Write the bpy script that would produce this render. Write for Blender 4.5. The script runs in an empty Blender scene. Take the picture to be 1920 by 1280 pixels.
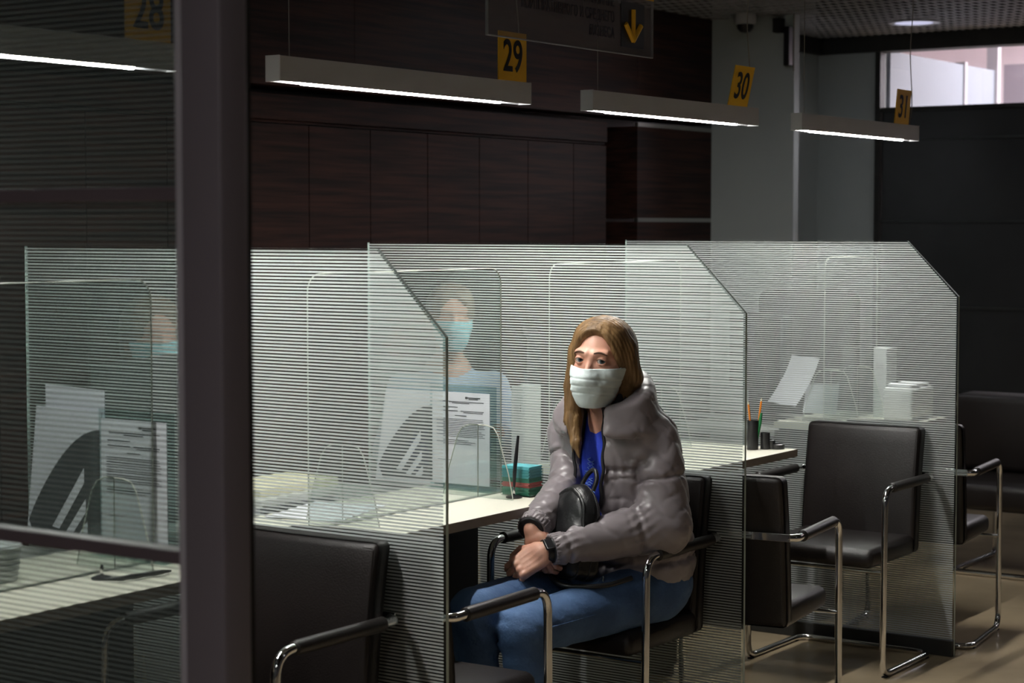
import bpy, bmesh, math, random
import numpy as np
from mathutils import Vector, Matrix
random.seed(7); rng = np.random.RandomState(3)
S = bpy.context.scene
COL = S.collection
# ------------------------------------------------------------------ camera
YAW, PITCH = 0.60266, 0.05974
fw = Vector((math.cos(YAW)*math.cos(PITCH), math.sin(YAW)*math.cos(PITCH), -math.sin(PITCH)))
cd = bpy.data.cameras.new('camera'); cam = bpy.data.objects.new('camera', cd); COL.objects.link(cam)
cam.location = (0, 0, 1.5); cam.rotation_euler = fw.to_track_quat('-Z', 'Y').to_euler()
cd.sensor_width = 36; cd.lens = 3587.47/1920*36; cd.clip_start = .05; cd.clip_end = 100
cd.dof.use_dof = True; cd.dof.focus_distance = 5.4; cd.dof.aperture_fstop = 5.6
S.camera = cam
# ------------------------------------------------------------------ world, exposure
w = bpy.data.worlds.new('world'); S.world = w; w.use_nodes = True
w.node_tree.nodes['Background'].inputs[0].default_value = (.55, .62, .75, 1)
w.node_tree.nodes['Background'].inputs[1].default_value = .02
S.view_settings.view_transform = 'Standard'; S.view_settings.look = 'None'
S.view_settings.exposure = 0.0; S.view_settings.gamma = 1
S.cycles.transparent_max_bounces = 32
LAMP = 400.0      # strength of the fluorescent tubes
DOWN_FILL = 7.0      # strength of the added, unseen round fill lights
HALL_FILL = 20.0      # strength of the added fill panel behind the camera
# ------------------------------------------------------------------ materials
def mat(name, col, rough=.5, metal=0, spec=.5, bump=0, bscale=40, var=0, vscale=8, coat=0, stretch=None, col2=None, sheen=0):
    m = bpy.data.materials.new(name); m.use_nodes = True
    nt = m.node_tree; b = nt.nodes['Principled BSDF']
    b.inputs['Base Color'].default_value = (*col, 1); b.inputs['Roughness'].default_value = rough
    b.inputs['Metallic'].default_value = metal; b.inputs['Specular IOR Level'].default_value = spec
    b.inputs['Coat Weight'].default_value = coat; b.inputs['Sheen Weight'].default_value = sheen
    def noise(scale, det=4):
        t = nt.nodes.new('ShaderNodeTexCoord'); mp = nt.nodes.new('ShaderNodeMapping'); n = nt.nodes.new('ShaderNodeTexNoise')
        if stretch: mp.inputs['Scale'].default_value = stretch
        n.inputs['Scale'].default_value = scale; n.inputs['Detail'].default_value = det
        nt.links.new(t.outputs['Object'], mp.inputs[0]); nt.links.new(mp.outputs[0], n.inputs['Vector']); return n
    if var or col2:
        n = noise(vscale, 5); r = nt.nodes.new('ShaderNodeValToRGB')
        r.color_ramp.elements[0].position = .35; r.color_ramp.elements[1].position = .65
        r.color_ramp.elements[0].color = (*[c*(1-var) for c in col], 1)
        r.color_ramp.elements[1].color = (*(col2 or [min(1, c*(1+var)) for c in col]), 1)
        nt.links.new(n.outputs[0], r.inputs[0]); nt.links.new(r.outputs[0], b.inputs['Base Color'])
    if bump:
        n = noise(bscale); bp = nt.nodes.new('ShaderNodeBump'); bp.inputs['Strength'].default_value = bump
        bp.inputs['Distance'].default_value = .01
        nt.links.new(n.outputs[0], bp.inputs['Height']); nt.links.new(bp.outputs[0], b.inputs['Normal'])
    return m
def emis(name, col, s):
    m = bpy.data.materials.new(name); m.use_nodes = True; nt = m.node_tree; nt.nodes.clear()
    o = nt.nodes.new('ShaderNodeOutputMaterial'); e = nt.nodes.new('ShaderNodeEmission')
    e.inputs[0].default_value = (*col, 1); e.inputs[1].default_value = s; nt.links.new(e.outputs[0], o.inputs[0]); return m
def clear(name, tint, refl=.05, rough=.02):
    m = bpy.data.materials.new(name); m.use_nodes = True; nt = m.node_tree; nt.nodes.clear(); N = nt.nodes.new; L = nt.links.new
    o = N('ShaderNodeOutputMaterial'); t = N('ShaderNodeBsdfTransparent'); g = N('ShaderNodeBsdfGlossy'); mx = N('ShaderNodeMixShader')
    fr = N('ShaderNodeLayerWeight'); pw = N('ShaderNodeMath'); pw.operation = 'POWER'; pw.inputs[1].default_value = 5
    mul = N('ShaderNodeMath'); mul.operation = 'MULTIPLY_ADD'; mul.inputs[1].default_value = .9; mul.inputs[2].default_value = refl
    t.inputs[0].default_value = (*tint, 1); g.inputs['Roughness'].default_value = rough
    L(fr.outputs[1], pw.inputs[0]); L(pw.outputs[0], mul.inputs[0]); L(mul.outputs[0], mx.inputs[0]); L(t.outputs[0], mx.inputs[1]); L(g.outputs[0], mx.inputs[2]); L(mx.outputs[0], o.inputs[0])
    return m
def striped(name, pitch, duty, col, see=.1, trans=.5, gap=(1, 1, 1)):
    """frosted film printed in horizontal stripes, clear between them"""
    m = bpy.data.materials.new(name); m.use_nodes = True; nt = m.node_tree; nt.nodes.clear(); N = nt.nodes.new; L = nt.links.new
    o = N('ShaderNodeOutputMaterial'); tc = N('ShaderNodeTexCoord'); sx = N('ShaderNodeSeparateXYZ'); L(tc.outputs['Object'], sx.inputs[0])
    d = N('ShaderNodeMath'); d.operation = 'DIVIDE'; d.inputs[1].default_value = pitch; L(sx.outputs[2], d.inputs[0])
    fr = N('ShaderNodeMath'); fr.operation = 'FRACT'; L(d.outputs[0], fr.inputs[0])
    lt = N('ShaderNodeMath'); lt.operation = 'LESS_THAN'; lt.inputs[1].default_value = duty; L(fr.outputs[0], lt.inputs[0])
    df = N('ShaderNodeBsdfDiffuse'); df.inputs[0].default_value = (*col, 1)
    tr = N('ShaderNodeBsdfTranslucent'); tr.inputs[0].default_value = (*col, 1)
    m1 = N('ShaderNodeMixShader'); m1.inputs[0].default_value = trans; L(df.outputs[0], m1.inputs[1]); L(tr.outputs[0], m1.inputs[2])
    t0 = N('ShaderNodeBsdfTransparent'); m2 = N('ShaderNodeMixShader'); m2.inputs[0].default_value = see; L(m1.outputs[0], m2.inputs[1]); L(t0.outputs[0], m2.inputs[2])
    t1 = N('ShaderNodeBsdfTransparent'); t1.inputs[0].default_value = (*gap, 1)
    m3 = N('ShaderNodeMixShader'); L(lt.outputs[0], m3.inputs[0]); L(t1.outputs[0], m3.inputs[1]); L(m2.outputs[0], m3.inputs[2]); L(m3.outputs[0], o.inputs[0])
    return m
def hazy(name):
    m = clear(name, (.85, .85, .88), .05); nt = m.node_tree; o = nt.nodes['Material Output']; mx = o.inputs[0].links[0].from_node
    d = nt.nodes.new('ShaderNodeBsdfDiffuse'); d.inputs[0].default_value = (.42, .40, .44, 1); m2 = nt.nodes.new('ShaderNodeMixShader'); m2.inputs[0].default_value = .2
    nt.links.new(mx.outputs[0], m2.inputs[1]); nt.links.new(d.outputs[0], m2.inputs[2]); nt.links.new(m2.outputs[0], o.inputs[0]); return m
M = {}
M['wood'] = mat('dark_wood_veneer', (.015, .0085, .0075), .5, spec=.2, bump=.05, bscale=30, vscale=6, stretch=(.35, 1, 9), col2=(.052, .020, .014))
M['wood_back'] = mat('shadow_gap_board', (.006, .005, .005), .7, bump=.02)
M['counter'] = mat('cream_laminate', (.80, .77, .66), .35, var=.02, vscale=3)
M['desk_edge'] = mat('grey_brown_edging', (.24, .205, .18), .5, var=.06, vscale=30)
M['desk_front'] = mat('black_brown_panel', (.012, .010, .010), .5, var=.2, vscale=5, stretch=(.4, 1, 6))
M['clerk_desk'] = mat('grey_laminate', (.45, .45, .43), .4, var=.03)
M['leather'] = mat('dark_brown_leather', (.013, .0095, .0092), .42, bump=.12, bscale=260, var=.15, vscale=5)
M['chrome'] = mat('chrome', (.78, .78, .78), .08, metal=1, bump=.005, bscale=20)
M['steel'] = mat('brushed_steel', (.55, .55, .53), .3, metal=1, bump=.02, stretch=(30, 30, 1))
M['plaster'] = mat('grey_green_paint', (.50, .545, .54), .7, bump=.03, bscale=120, var=.02, vscale=2)
M['dark_band'] = mat('dark_trim', (.03, .03, .028), .6, var=.1)
M['floor'] = mat('polished_beige_tile', (.45, .35, .23), .16, var=.14, vscale=2.5, bump=.01, bscale=6)
M['grid'] = mat('ceiling_grid_metal', (.42, .42, .42), .5, var=.1)
M['plenum'] = mat('black_plenum', (.01, .01, .01), .9, var=.1)
M['far_wall'] = mat('dim_wall', (.10, .10, .11), .8, var=.1, vscale=1)
M['post'] = mat('anthracite_profile', (.17, .15, .175), .5, bump=.01)
M['bead'] = mat('light_gasket', (.42, .40, .45), .4, var=.05)
M['rail'] = mat('brown_profile', (.12, .095, .11), .5, metal=0, var=.05)
M['glass'] = clear('clear_glass', (.93, .96, .95), .022)
M['acrylic'] = clear('shield_acrylic', (.90, .93, .92), .045)
M['edge'] = mat('green_glass_edge', (.50, .60, .56), .3, var=.05)
M['aedge'] = mat('bright_acrylic_edge', (.55, .56, .50), .3, var=.05)
M['film'] = striped('frosted_stripes', .00784, .57, (.60, .63, .625), .05, .52)
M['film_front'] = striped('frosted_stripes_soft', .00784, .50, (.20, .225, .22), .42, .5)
M['dglass'] = mat('smoked_glass', (.055, .058, .060), .25, var=.15, vscale=1.2)
M['lampbody'] = mat('grey_aluminium', (.5, .5, .52), .5, metal=0, bump=.01, var=.03)
M['lampcap'] = mat('light_end_cap', (.92, .92, .97), .5, var=.03)
M['tube'] = emis('lit_tube', (1, .985, .93), LAMP)
M['downlight'] = emis('fill_diffuser', (.93, .95, 1), DOWN_FILL)  # glow of the added round fill lights only
M['room_fill'] = emis('room_fill_panel', (1, .95, .97), 15)  # glow of the fill panel added in the next room
M['yellow'] = mat('yellow_plate', (.80, .44, .012), .5, var=.03)
M['black'] = mat('black_plastic', (.012, .012, .014), .35, bump=.02, var=.1)
M['ink'] = mat('dark_ink', (.008, .009, .02), .6, var=.1)
M['white'] = mat('white_plastic', (.6, .61, .62), .4, var=.03)
M['paper'] = mat('white_paper', (.74, .73, .80), .8, var=.02, vscale=5)
M['greyink'] = mat('grey_print', (.045, .05, .055), .7, var=.05)
M['teal'] = mat('teal_paper', (.10, .42, .47), .7, var=.1, vscale=60, stretch=(1, 1, 12))
M['green'] = mat('green_paper', (.04, .24, .16), .7, var=.15, vscale=60, stretch=(1, 1, 12))
M['red'] = mat('red_paper', (.62, .13, .13), .7, var=.1, vscale=60, stretch=(1, 1, 12))
M['cream'] = mat('cream_folder', (.62, .58, .40), .7, var=.05)
M['orange'] = mat('orange_pencil', (.75, .23, .02), .45, var=.05)
M['pgreen'] = mat('green_plastic', (.015, .16, .05), .4, var=.2)
M['wire'] = mat('wire', (.25, .23, .20), .5, var=.1)
M['skin'] = mat('skin', (.58, .30, .215), .48, bump=.06, bscale=160, var=.08, vscale=12)
M['skin'].node_tree.nodes['Principled BSDF'].inputs['Subsurface Weight'].default_value = .08
M['skin'].node_tree.nodes['Principled BSDF'].inputs['Subsurface Radius'].default_value = (.02, .008, .004)
M['hair'] = mat('dark_blonde_hair', (.095, .052, .020), .5, spec=.3, bump=.5, bscale=70, vscale=45, stretch=(1, 1, .06), col2=(.24, .14, .058))
M['dhair'] = mat('brown_hair', (.10, .055, .03), .45, bump=.3, bscale=60, vscale=45, stretch=(1, 1, .08), col2=(.2, .12, .07))
M['mask'] = mat('white_mask_fabric', (.62, .70, .70), .75, bump=.04, bscale=300, var=.03)
M['bmask'] = mat('blue_mask_fabric', (.32, .62, .70), .8, var=.03)
M['jacket'] = mat('taupe_puffer_nylon', (.235, .203, .217), .34, bump=.03, bscale=30, var=.06, vscale=9, stretch=(1, 1, 1.6), sheen=.15)
M['lining'] = mat('black_lining', (.016, .015, .017), .6, bump=.1, bscale=60)
M['jeans'] = mat('blue_denim', (.045, .095, .21), .8, bump=.25, bscale=120, vscale=7, col2=(.085, .165, .33))
M['tshirt'] = mat('bright_blue_cotton', (.018, .05, .55), .8, bump=.1, bscale=50, var=.06)
M['print'] = mat('pale_blue_print', (.25, .42, .80), .8, var=.05)
M['bag'] = mat('black_bag_leather', (.012, .012, .013), .33, bump=.12, bscale=90)
M['shirt'] = mat('pale_blue_shirt', (.42, .52, .70), .8, bump=.1, var=.05)
M['dress'] = mat('grey_knit', (.15, .15, .16), .8, bump=.1, var=.05)
M['shoe'] = mat('dark_shoe', (.02, .02, .022), .5, var=.1)
M['eye'] = mat('eye_white', (.36, .33, .31), .25, var=.03)
M['iris'] = mat('grey_blue_iris', (.05, .075, .085), .2, var=.1)
M['pupil'] = mat('pupil', (.004, .004, .004), .1, var=.1)
M['brow'] = mat('brow_hair', (.10, .05, .03), .7, bump=.2, var=.1)
M['screen'] = mat('dark_screen', (.012, .014, .018), .15, var=.1)
M['wroom'] = mat('white_room_paint', (.85, .79, .83), .8, var=.02)
M['far_wall2'] = mat('pale_post_paint', (.4, .38, .4), .8, var=.02)
M['broom'] = mat('pale_blue_panel', (.22, .245, .28), .6, var=.04, vscale=1.5)
M['rubber'] = mat('black_rubber', (.01, .01, .01), .8, var=.1)
# ------------------------------------------------------------------ mesh helpers
def mk(name, verts, faces, mats, parent=None, smooth=False, mi=None):
    me = bpy.data.meshes.new(name); me.from_pydata([tuple(map(float, v)) for v in verts], [], [tuple(map(int, f)) for f in faces])
    if not isinstance(mats, (list, tuple)): mats = [mats]
    for m in mats: me.materials.append(m)
    if mi is not None: me.polygons.foreach_set('material_index', np.array(mi, dtype=np.int32))
    if smooth: me.polygons.foreach_set('use_smooth', [True]*len(me.polygons))
    me.update(); o = bpy.data.objects.new(name, me); COL.objects.link(o)
    if parent: o.parent = parent
    return o
class MB:
    def __init__(s): s.v = []; s.f = []; s.m = []; s.sm = False
    def add(s, v, f, mi=0):
        n = len(s.v); s.v += [tuple(x) for x in v]; s.f += [tuple(i+n for i in q) for q in f]; s.m += [mi]*len(f); return s
    def box(s, a, b, mi=0, bev=0):
        x0, y0, z0 = a; x1, y1, z1 = b
        if bev <= 0:
            v = [(x, y, z) for x in (x0, x1) for y in (y0, y1) for z in (z0, z1)]
            return s.add(v, [(0, 1, 3, 2), (4, 6, 7, 5), (0, 4, 5, 1), (2, 3, 7, 6), (0, 2, 6, 4), (1, 5, 7, 3)], mi)
        bm = bmesh.new(); bmesh.ops.create_cube(bm, size=1)
        for v in bm.verts: v.co = Vector(((x0+x1)/2+v.co.x*(x1-x0), (y0+y1)/2+v.co.y*(y1-y0), (z0+z1)/2+v.co.z*(z1-z0)))
        bmesh.ops.bevel(bm, geom=bm.edges[:], offset=bev, segments=3, affect='EDGES', profile=.5)
        s.bm(bm, mi); return s
    def bm(s, bm, mi=0):
        bm.verts.index_update(); s.add([v.co[:] for v in bm.verts], [[v.index for v in f.verts] for f in bm.faces], mi); bm.free()
    def tube(s, pts, r, seg=12, mi=0, cap=True, flat=None):
        P = [Vector(p) for p in pts]; n = len(P); rings = []
        R = r if isinstance(r, (list, tuple)) else [r]*n
        t0 = (P[1]-P[0]).normalized(); up = Vector((0, 0, 1)) if abs(t0.z) < .9 else Vector((1, 0, 0)); u = t0.cross(up).normalized()
        for i in range(n):
            t = ((P[min(i+1, n-1)]-P[i]).normalized()+(P[i]-P[max(i-1, 0)]).normalized()).normalized()
            u = (u-t*u.dot(t)).normalized(); w_ = t.cross(u)
            rings.append([P[i]+(u*math.cos(a)+w_*math.sin(a))*R[i] for a in [2*math.pi*k/seg for k in range(seg)]])
        v = [p[:] for g in rings for p in g]; f = [(i*seg+k, i*seg+(k+1) % seg, (i+1)*seg+(k+1) % seg, (i+1)*seg+k) for i in range(n-1) for k in range(seg)]
        if cap: f += [tuple(range(seg))[::-1], tuple((n-1)*seg+k for k in range(seg))]
        return s.add(v, f, mi)
    def lathe(s, prof, c=(0, 0, 0), seg=24, mi=0, axis='z', cap=True):
        v = []; n = len(prof)
        for r, z in prof:
            for k in range(seg):
                a = 2*math.pi*k/seg; p = (r*math.cos(a), r*math.sin(a), z)
                if axis == 'y': p = (p[0], p[2], p[1])
                if axis == 'x': p = (p[2], p[0], p[1])
                v.append((c[0]+p[0], c[1]+p[1], c[2]+p[2]))
        f = [(i*seg+k, i*seg+(k+1) % seg, (i+1)*seg+(k+1) % seg, (i+1)*seg+k) for i in range(n-1) for k in range(seg)]
        if cap: f += [tuple(range(seg))[::-1], tuple((n-1)*seg+k for k in range(seg))]
        return s.add(v, f, mi)
    def prism(s, poly, ax, a, b, mi=0, mi_side=None):
        """extrude a 2-D outline; ax='x': outline is (y,z); 'y': (x,z); 'z': (x,y)"""
        n = len(poly)
        def P(p, t): return {'x': (t, p[0], p[1]), 'y': (p[0], t, p[1]), 'z': (p[0], p[1], t)}[ax]
        v = [P(p, a) for p in poly]+[P(p, b) for p in poly]
        s.add(v, [tuple(range(n)), tuple(range(2*n-1, n-1, -1))], mi); k = len(s.v)-2*n
        side = [(i+k, (i+1) % n+k, (i+1) % n+n+k, i+n+k) for i in range(n)]
        s.f += side; s.m += [mi if mi_side is None else mi_side]*n; return s
    def build(s, name, mats, parent=None, smooth=False):
        o = mk(name, s.v, s.f, mats, parent, smooth, s.m)
        bm = bmesh.new(); bm.from_mesh(o.data); bmesh.ops.recalc_face_normals(bm, faces=bm.faces); bm.to_mesh(o.data); bm.free()
        if smooth:
            try: o.data.set_sharp_from_angle(angle=math.radians(42))
            except Exception: pass
        return o
def B(): return MB()
def bend(pts, r, n=6):
    """polyline with its corners rounded to radius r"""
    P = [Vector(p) for p in pts]; out = [P[0]]
    for i in range(1, len(P)-1):
        a = (P[i-1]-P[i]); b = (P[i+1]-P[i]); rr = min(r, a.length*.49, b.length*.49); a.normalize(); b.normalize()
        p0 = P[i]+a*rr; p1 = P[i]+b*rr
        for k in range(n+1):
            t = k/n; out.append(p0*(1-t)**2+P[i]*2*t*(1-t)+p1*t*t)
    out.append(P[-1]); return out
def rrect(x0, z0, x1, z1, r, n=6, corners=(1, 1, 1, 1)):
    out = []
    for (cx, cz, a0, on) in ((x0+r, z0+r, 180, corners[0]), (x1-r, z0+r, 270, corners[1]), (x1-r, z1-r, 0, corners[2]), (x0+r, z1-r, 90, corners[3])):
        if on:
            for k in range(n+1):
                a = math.radians(a0+90*k/n); out.append((cx+r*math.cos(a), cz+r*math.sin(a)))
        else: out.append((x0 if cx < (x0+x1)/2 else x1, z0 if cz < (z0+z1)/2 else z1))
    return out
def empty(name, loc, rz=0):
    o = bpy.data.objects.new(name, None); COL.objects.link(o); o.location = loc; o.rotation_euler = (0, 0, rz); o.empty_display_size = .1; return o
def tag(o, label=None, cat=None, group=None, kind=None):
    if label: o['label'] = label
    if cat: o['category'] = cat
    if group: o['group'] = group
    if kind: o['kind'] = kind
    return o
def struct(o): o['kind'] = 'structure'; return o
def reparent(o, root):
    """keep world placement: meshes are written in world coordinates, the root's Empty sits at the base"""
    o.parent = root; o.matrix_parent_inverse = root.matrix_basis.inverted(); return o
def kids(o): return [c for c in bpy.data.objects if c.parent == o]
def copy_tree(o, parent=None):
    c = o.copy(); COL.objects.link(c); c.parent = parent
    for ch in kids(o): copy_tree(ch, c)
    return c
def W(root, mb, name, mats, smooth=False):
    """part written in world coordinates"""
    o = mb.build(name, mats, None, smooth); bpy.context.view_layer.update()
    o.parent = root; o.matrix_parent_inverse = root.matrix_world.inverted(); return o
FONT = None
def text(s, size, x, z, y, sx=1.0, align='LEFT', bold=0, mb=None):
    """flat lettering in the XZ plane, read from the -Y side"""
    cu = bpy.data.curves.new('t', 'FONT'); cu.body = s; cu.size = size; cu.align_x = align; cu.extrude = .0004; cu.offset = bold
    o = bpy.data.objects.new('t', cu); COL.objects.link(o); bpy.context.view_layer.update()
    me = bpy.data.meshes.new_from_object(o.evaluated_get(bpy.context.evaluated_depsgraph_get()))
    mb = mb or MB(); mb.add([(x+v.co.x*sx, y+v.co.z, z+v.co.y) for v in me.vertices], [tuple(p.vertices) for p in me.polygons])
    bpy.data.objects.remove(o); bpy.data.curves.remove(cu); bpy.data.meshes.remove(me); return mb
# ------------------------------------------------------------------ the setting
XE, YW, ZC = 11.33, 5.4, 2.7
PX = [3.34585, 4.74768, 6.3266]          # the three glass partitions
struct(B().box((-3.5, -4, -.1), (16, 7, 0)).build('floor', M['floor']))
g = B()
for i in range(int(9.2/.13)):
    x = 2.6+i*.13; g.box((x, 0.2, ZC), (x+.045, 5.9, ZC+.004))
for i in range(int(5.7/.05)):
    y = .2+i*.05; g.box((2.6, y, ZC+.0005), (11.9, y+.014, ZC+.0035))
struct(g.build('ceiling', M['grid']))
struct(B().box((-3.5, -4, 3.0), (11.4, 7, 3.1)).build('ceiling_slab', M['plenum']))
struct(B().box((-3.6, -4, 0), (-3.5, 7, 3.0)).build('wall_rear', M['far_wall']))
struct(B().box((-3.5, -4.1, 0), (16, -4, 3.0)).build('wall_right', M['far_wall']))
# back wall: veneer above, cabinets recessed below
u = B()
for a, b in ((1.2, 3.9), (3.903, 6.62), (6.623, 9.058), (9.062, 9.96)): u.box((a, YW, 2.095), (b, YW+.18, 3.0))
struct(u.build('wall_back', M['wood']))
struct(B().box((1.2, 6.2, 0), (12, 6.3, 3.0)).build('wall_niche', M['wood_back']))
u = B().box((9.06, YW, 0), (9.96, 6.2, 1.528)).box((9.06, YW, 1.55), (9.96, 6.2, 2.05))
struct(u.build('wall_panel', M['wood']))
struct(B().box((9.06, YW-.004, 2.05), (9.96, YW+.02, 2.072)).build('trim_1', M['steel']))
struct(B().box((9.06, YW-.004, 1.528), (9.96, YW+.02, 1.55)).build('trim_2', M['steel']))
cab = tag(empty('wall_cabinet', (6, YW+.05, 0)), 'long run of dark wood cabinets with tall doors along the back wall', 'cabinet')
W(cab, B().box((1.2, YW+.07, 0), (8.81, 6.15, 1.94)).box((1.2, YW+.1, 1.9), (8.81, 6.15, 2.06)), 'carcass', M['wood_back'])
W(cab, B().box((1.2, YW+.04, 1.955), (8.81, YW+.1, 2.062)).box((1.2, YW+.055, 1.942), (8.81, YW+.1, 1.952)), 'header', M['wood'])
xs = [8.81, 8.483, 8.057, 7.633, 7.214, 6.785, 6.361, 5.93, 5.5, 5.07, 4.64, 4.21, 3.78, 3.35, 2.92, 2.49, 2.06, 1.63]
for b, a in zip(xs, xs[1:]): W(cab, B().box((a+.003, YW+.045, .1), (b-.003, YW+.068, 1.936)), 'door', M['wood'])
# column and end wall
struct(B().box((9.9, 4.87, 0), (9.964, YW-.001, 3.0)).build('wall_column', M['plaster']))
struct(B().box((9.965, YW, 0), (11.33, YW+.2, 3.0)).build('wall_beyond_column', M['plaster']))
struct(B().box((XE, 5.0, 0), (XE+.15, 5.6, 3.0)).build('wall_end', M['plaster']))
struct(B().box((9.97, YW-.05, 2.60), (XE, YW, ZC)).box((XE-.05, -4, 2.60), (XE+.1, 5.4, 2.99)).build('trim_3', M['dark_band']))
struct(B().box((XE-.02, 4.965, 0), (XE+.06, 5.0, 2.6)).build('trim_4', M['dark_band']))
# glazed end wall: dark glass rows, brighter transom over them
row = [0, .48, 1.002, 1.535, 2.049, 2.24]
u = B()
for i in range(5):
    for y0 in (3.9, 2.83, 1.76, .69, -.38, -1.45, -2.52, -3.6):
        u.box((XE+.01, y0+.004, row[i]+.008), (XE+.05, y0+1.06, row[i+1]-.008))
struct(u.build('wall_glazed', M['dglass']))
u = B()
for z in row[1:5]: u.box((XE, -4, z-.008), (XE+.03, 4.965, z+.008))
struct(u.build('trim_5', mat('mullion_grey', (.06, .065, .065), .4, metal=.3, var=.1)))
struct(B().box((XE-.01, -4, 2.225), (XE+.05, 4.965, 2.25)).build('trim_6', M['dark_band']))
win = struct(B().box((XE+.02, -4, 2.25), (XE+.026, 4.965, 2.6)).build('window_1', clear('transom_glass', (.93, .93, .95), .03)))
# room beyond the transom
struct(B().box((16, -4, 0), (16.1, 7, 3.6)).build('wall_next_room', M['wroom']))
struct(B().box((XE+.1, -4, 3.4), (16, 7, 3.5)).build('ceiling_next_room', M['wroom']))
u = B()
for a, b in ((11.5, 12.75), (12.80, 13.35)): u.box((a, 4.98, 0), (b, 5.03, 2.62))
struct(u.build('wall_next_room_screen', M['broom']))
struct(B().box((12.75, 4.97, 0), (12.80, 5.04, 2.64)).box((13.35, 4.96, 0), (13.42, 5.04, 3.4)).build('trim_7', M['far_wall2']))
struct(B().box((14.4, 4.9, 0), (14.5, 5.3, 2.75)).build('trim_8', mat('grey_louvre', (.33, .3, .34), .7, var=.05)))
struct(B().box((11.5, 6.9, 0), (16, 7, 3.5)).build('wall_next_room_side', M['wroom']))
t = tag(empty('fill_light_panel', (14, 3, 3.39)), 'added fill light panel in the next room behind the glazed transom', 'ceiling light')  # out-of-view panel added to brighten the next room
W(t, B().box((12.4, 1.8, 3.0), (15.2, 4.3, 3.03)), 'diffuser', M['room_fill']); W(t, B().box((13.7, 3.0, 3.03), (13.8, 3.1, 3.4)), 'frame', M['white'])
# ceiling lights of the hall: one real faint one, the rest added fill
def downlight(x, y, label, s=.15, m='downlight', grp=None):
    t = tag(empty('ceiling_downlight', (x, y, ZC)), label, 'ceiling light', grp)
    W(t, B().lathe([(s, -.006), (s+.03, -.006), (s+.03, 0), (s, .03), (s, -.006)], (x, y, ZC), 32, cap=False), 'trim_ring', M['steel'], True)
    W(t, B().lathe([(.0005, -.002), (s-.01, -.004), (s-.01, .02), (.0005, .02)], (x, y, ZC), 32), 'diffuser', M[m], True); return t
M['dim'] = emis('half_lit_diffuser', (.75, .75, 1), .8)
downlight(10.68, 4.48, 'round recessed ceiling light glowing faintly beyond lamp thirty-one', .12, 'dim')
for (x, y, lb) in ((4.2, -1.6, 'added round fill light over the aisle right of the counters'), (9.4, .6, 'added round fill light over the waiting sofa'), (10.3, 3.25, 'added round fill light near the glazed end wall'), (8.5, 4.35, 'added round fill light before the wood panel and the grey column')):  # out of view, added to brighten aisle, column and end wall
    downlight(x, y, lb, .22)
M['panel'] = emis('hall_fill_panel', (1, .97, .95), HALL_FILL)
for (x, y, lb) in ((-1.6, .4, 'added rectangular fill light panel behind the viewer'),):  # out-of-view panel added as front fill
    t = tag(empty('fill_light_panel', (x, y, 2.95)), lb, 'ceiling light')
    W(t, B().box((x-.6, y-.3, 2.93), (x+.6, y+.3, 2.95)), 'diffuser', M['panel']); W(t, B().box((x-.63, y-.33, 2.95), (x+.63, y+.33, 2.99)), 'frame', M['white'])
# ------------------------------------------------------------------ suspended lamps with number plates
def lamp(x0, num, lean, label, plab, xs):
    L, y0, zb, zt = 1.045, 2.994, 1.841, 1.90
    t = tag(empty('pendant_lamp', (x0+L/2, y0+.02, zb)), label, 'lamp', 'linear lamps over the counters')
    b = B().box((x0, y0, zb), (x0+L, y0+.003, zt)).box((x0, y0+.039, zb), (x0+L, y0+.042, zt)).box((x0, y0+.003, zt-.004), (x0+L, y0+.039, zt)).box((x0, y0+.003, zb+.014), (x0+.1, y0+.039, zb+.018)).box((x0+L-.12, y0+.003, zb+.014), (x0+L, y0+.039, zb+.018))
    W(t, b, 'housing', M['lampbody'])
    W(t, B().box((x0-.004, y0-.001, zb-.001), (x0, y0+.043, zt+.001), bev=.001), 'end_cap', M['lampcap'] if num == '29' else M['lampbody'])
    W(t, B().box((x0+L, y0-.001, zb-.001), (x0+L+.004, y0+.043, zt+.001), bev=.001), 'end_cap', M['lampbody'])
    W(t, B().tube([(x0+.1, y0+.021, zb+.004), (x0+L-.12, y0+.021, zb+.004)], .008, 12), 'tube', M['tube'], True)
    W(t, B().tube([(x0+.055, y0+.02, zt), (x0+.05, y0+.02, 2.7)], .0011, 6), 'wire', M['wire'])
    k = [(x0+L-.035+.012*math.sin(j*1.1), y0+.02, zt+(2.7-zt)*j/12) for j in range(13)]; k[0] = (x0+L-.045, y0+.02, zt)
    W(t, B().tube(bend(k, .02, 3), .0021, 6), 'cable', M['wire'])
    p = tag(empty('number_plate', (xs, y0, zt)), plab, 'sign', 'yellow number plates on the lamps')
    w_, h_ = .134, .132
    p.rotation_euler = (lean, 0, 0)
    B().box((0, -.0035, 0), (w_, 0, h_)).build('plate', M['yellow'], p)
    text(num, .122, w_/2, .026, -.0045, .78, 'CENTER', .0016).build('lettering', M['ink'], p)
    return t
lamp(2.02, '28', 0, 'linear pendant lamp seen through the striped glass at upper left', 'yellow plate numbered 28 behind the striped glass', 2.902)
lamp(3.397, '29', 0, 'linear pendant lamp with pale end cap under plate 29', 'yellow plate numbered 29 on the lamp above the seated woman', 4.283)
lamp(4.772, '30', .22, 'linear pendant lamp carrying plate 30 before the grey column', 'yellow tilted plate numbered 30 on the middle right lamp', 5.596)
lamp(6.153, '31', .09, 'farthest linear pendant lamp carrying plate 31', 'yellow plate numbered 31 on the farthest lamp', 6.953)
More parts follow.
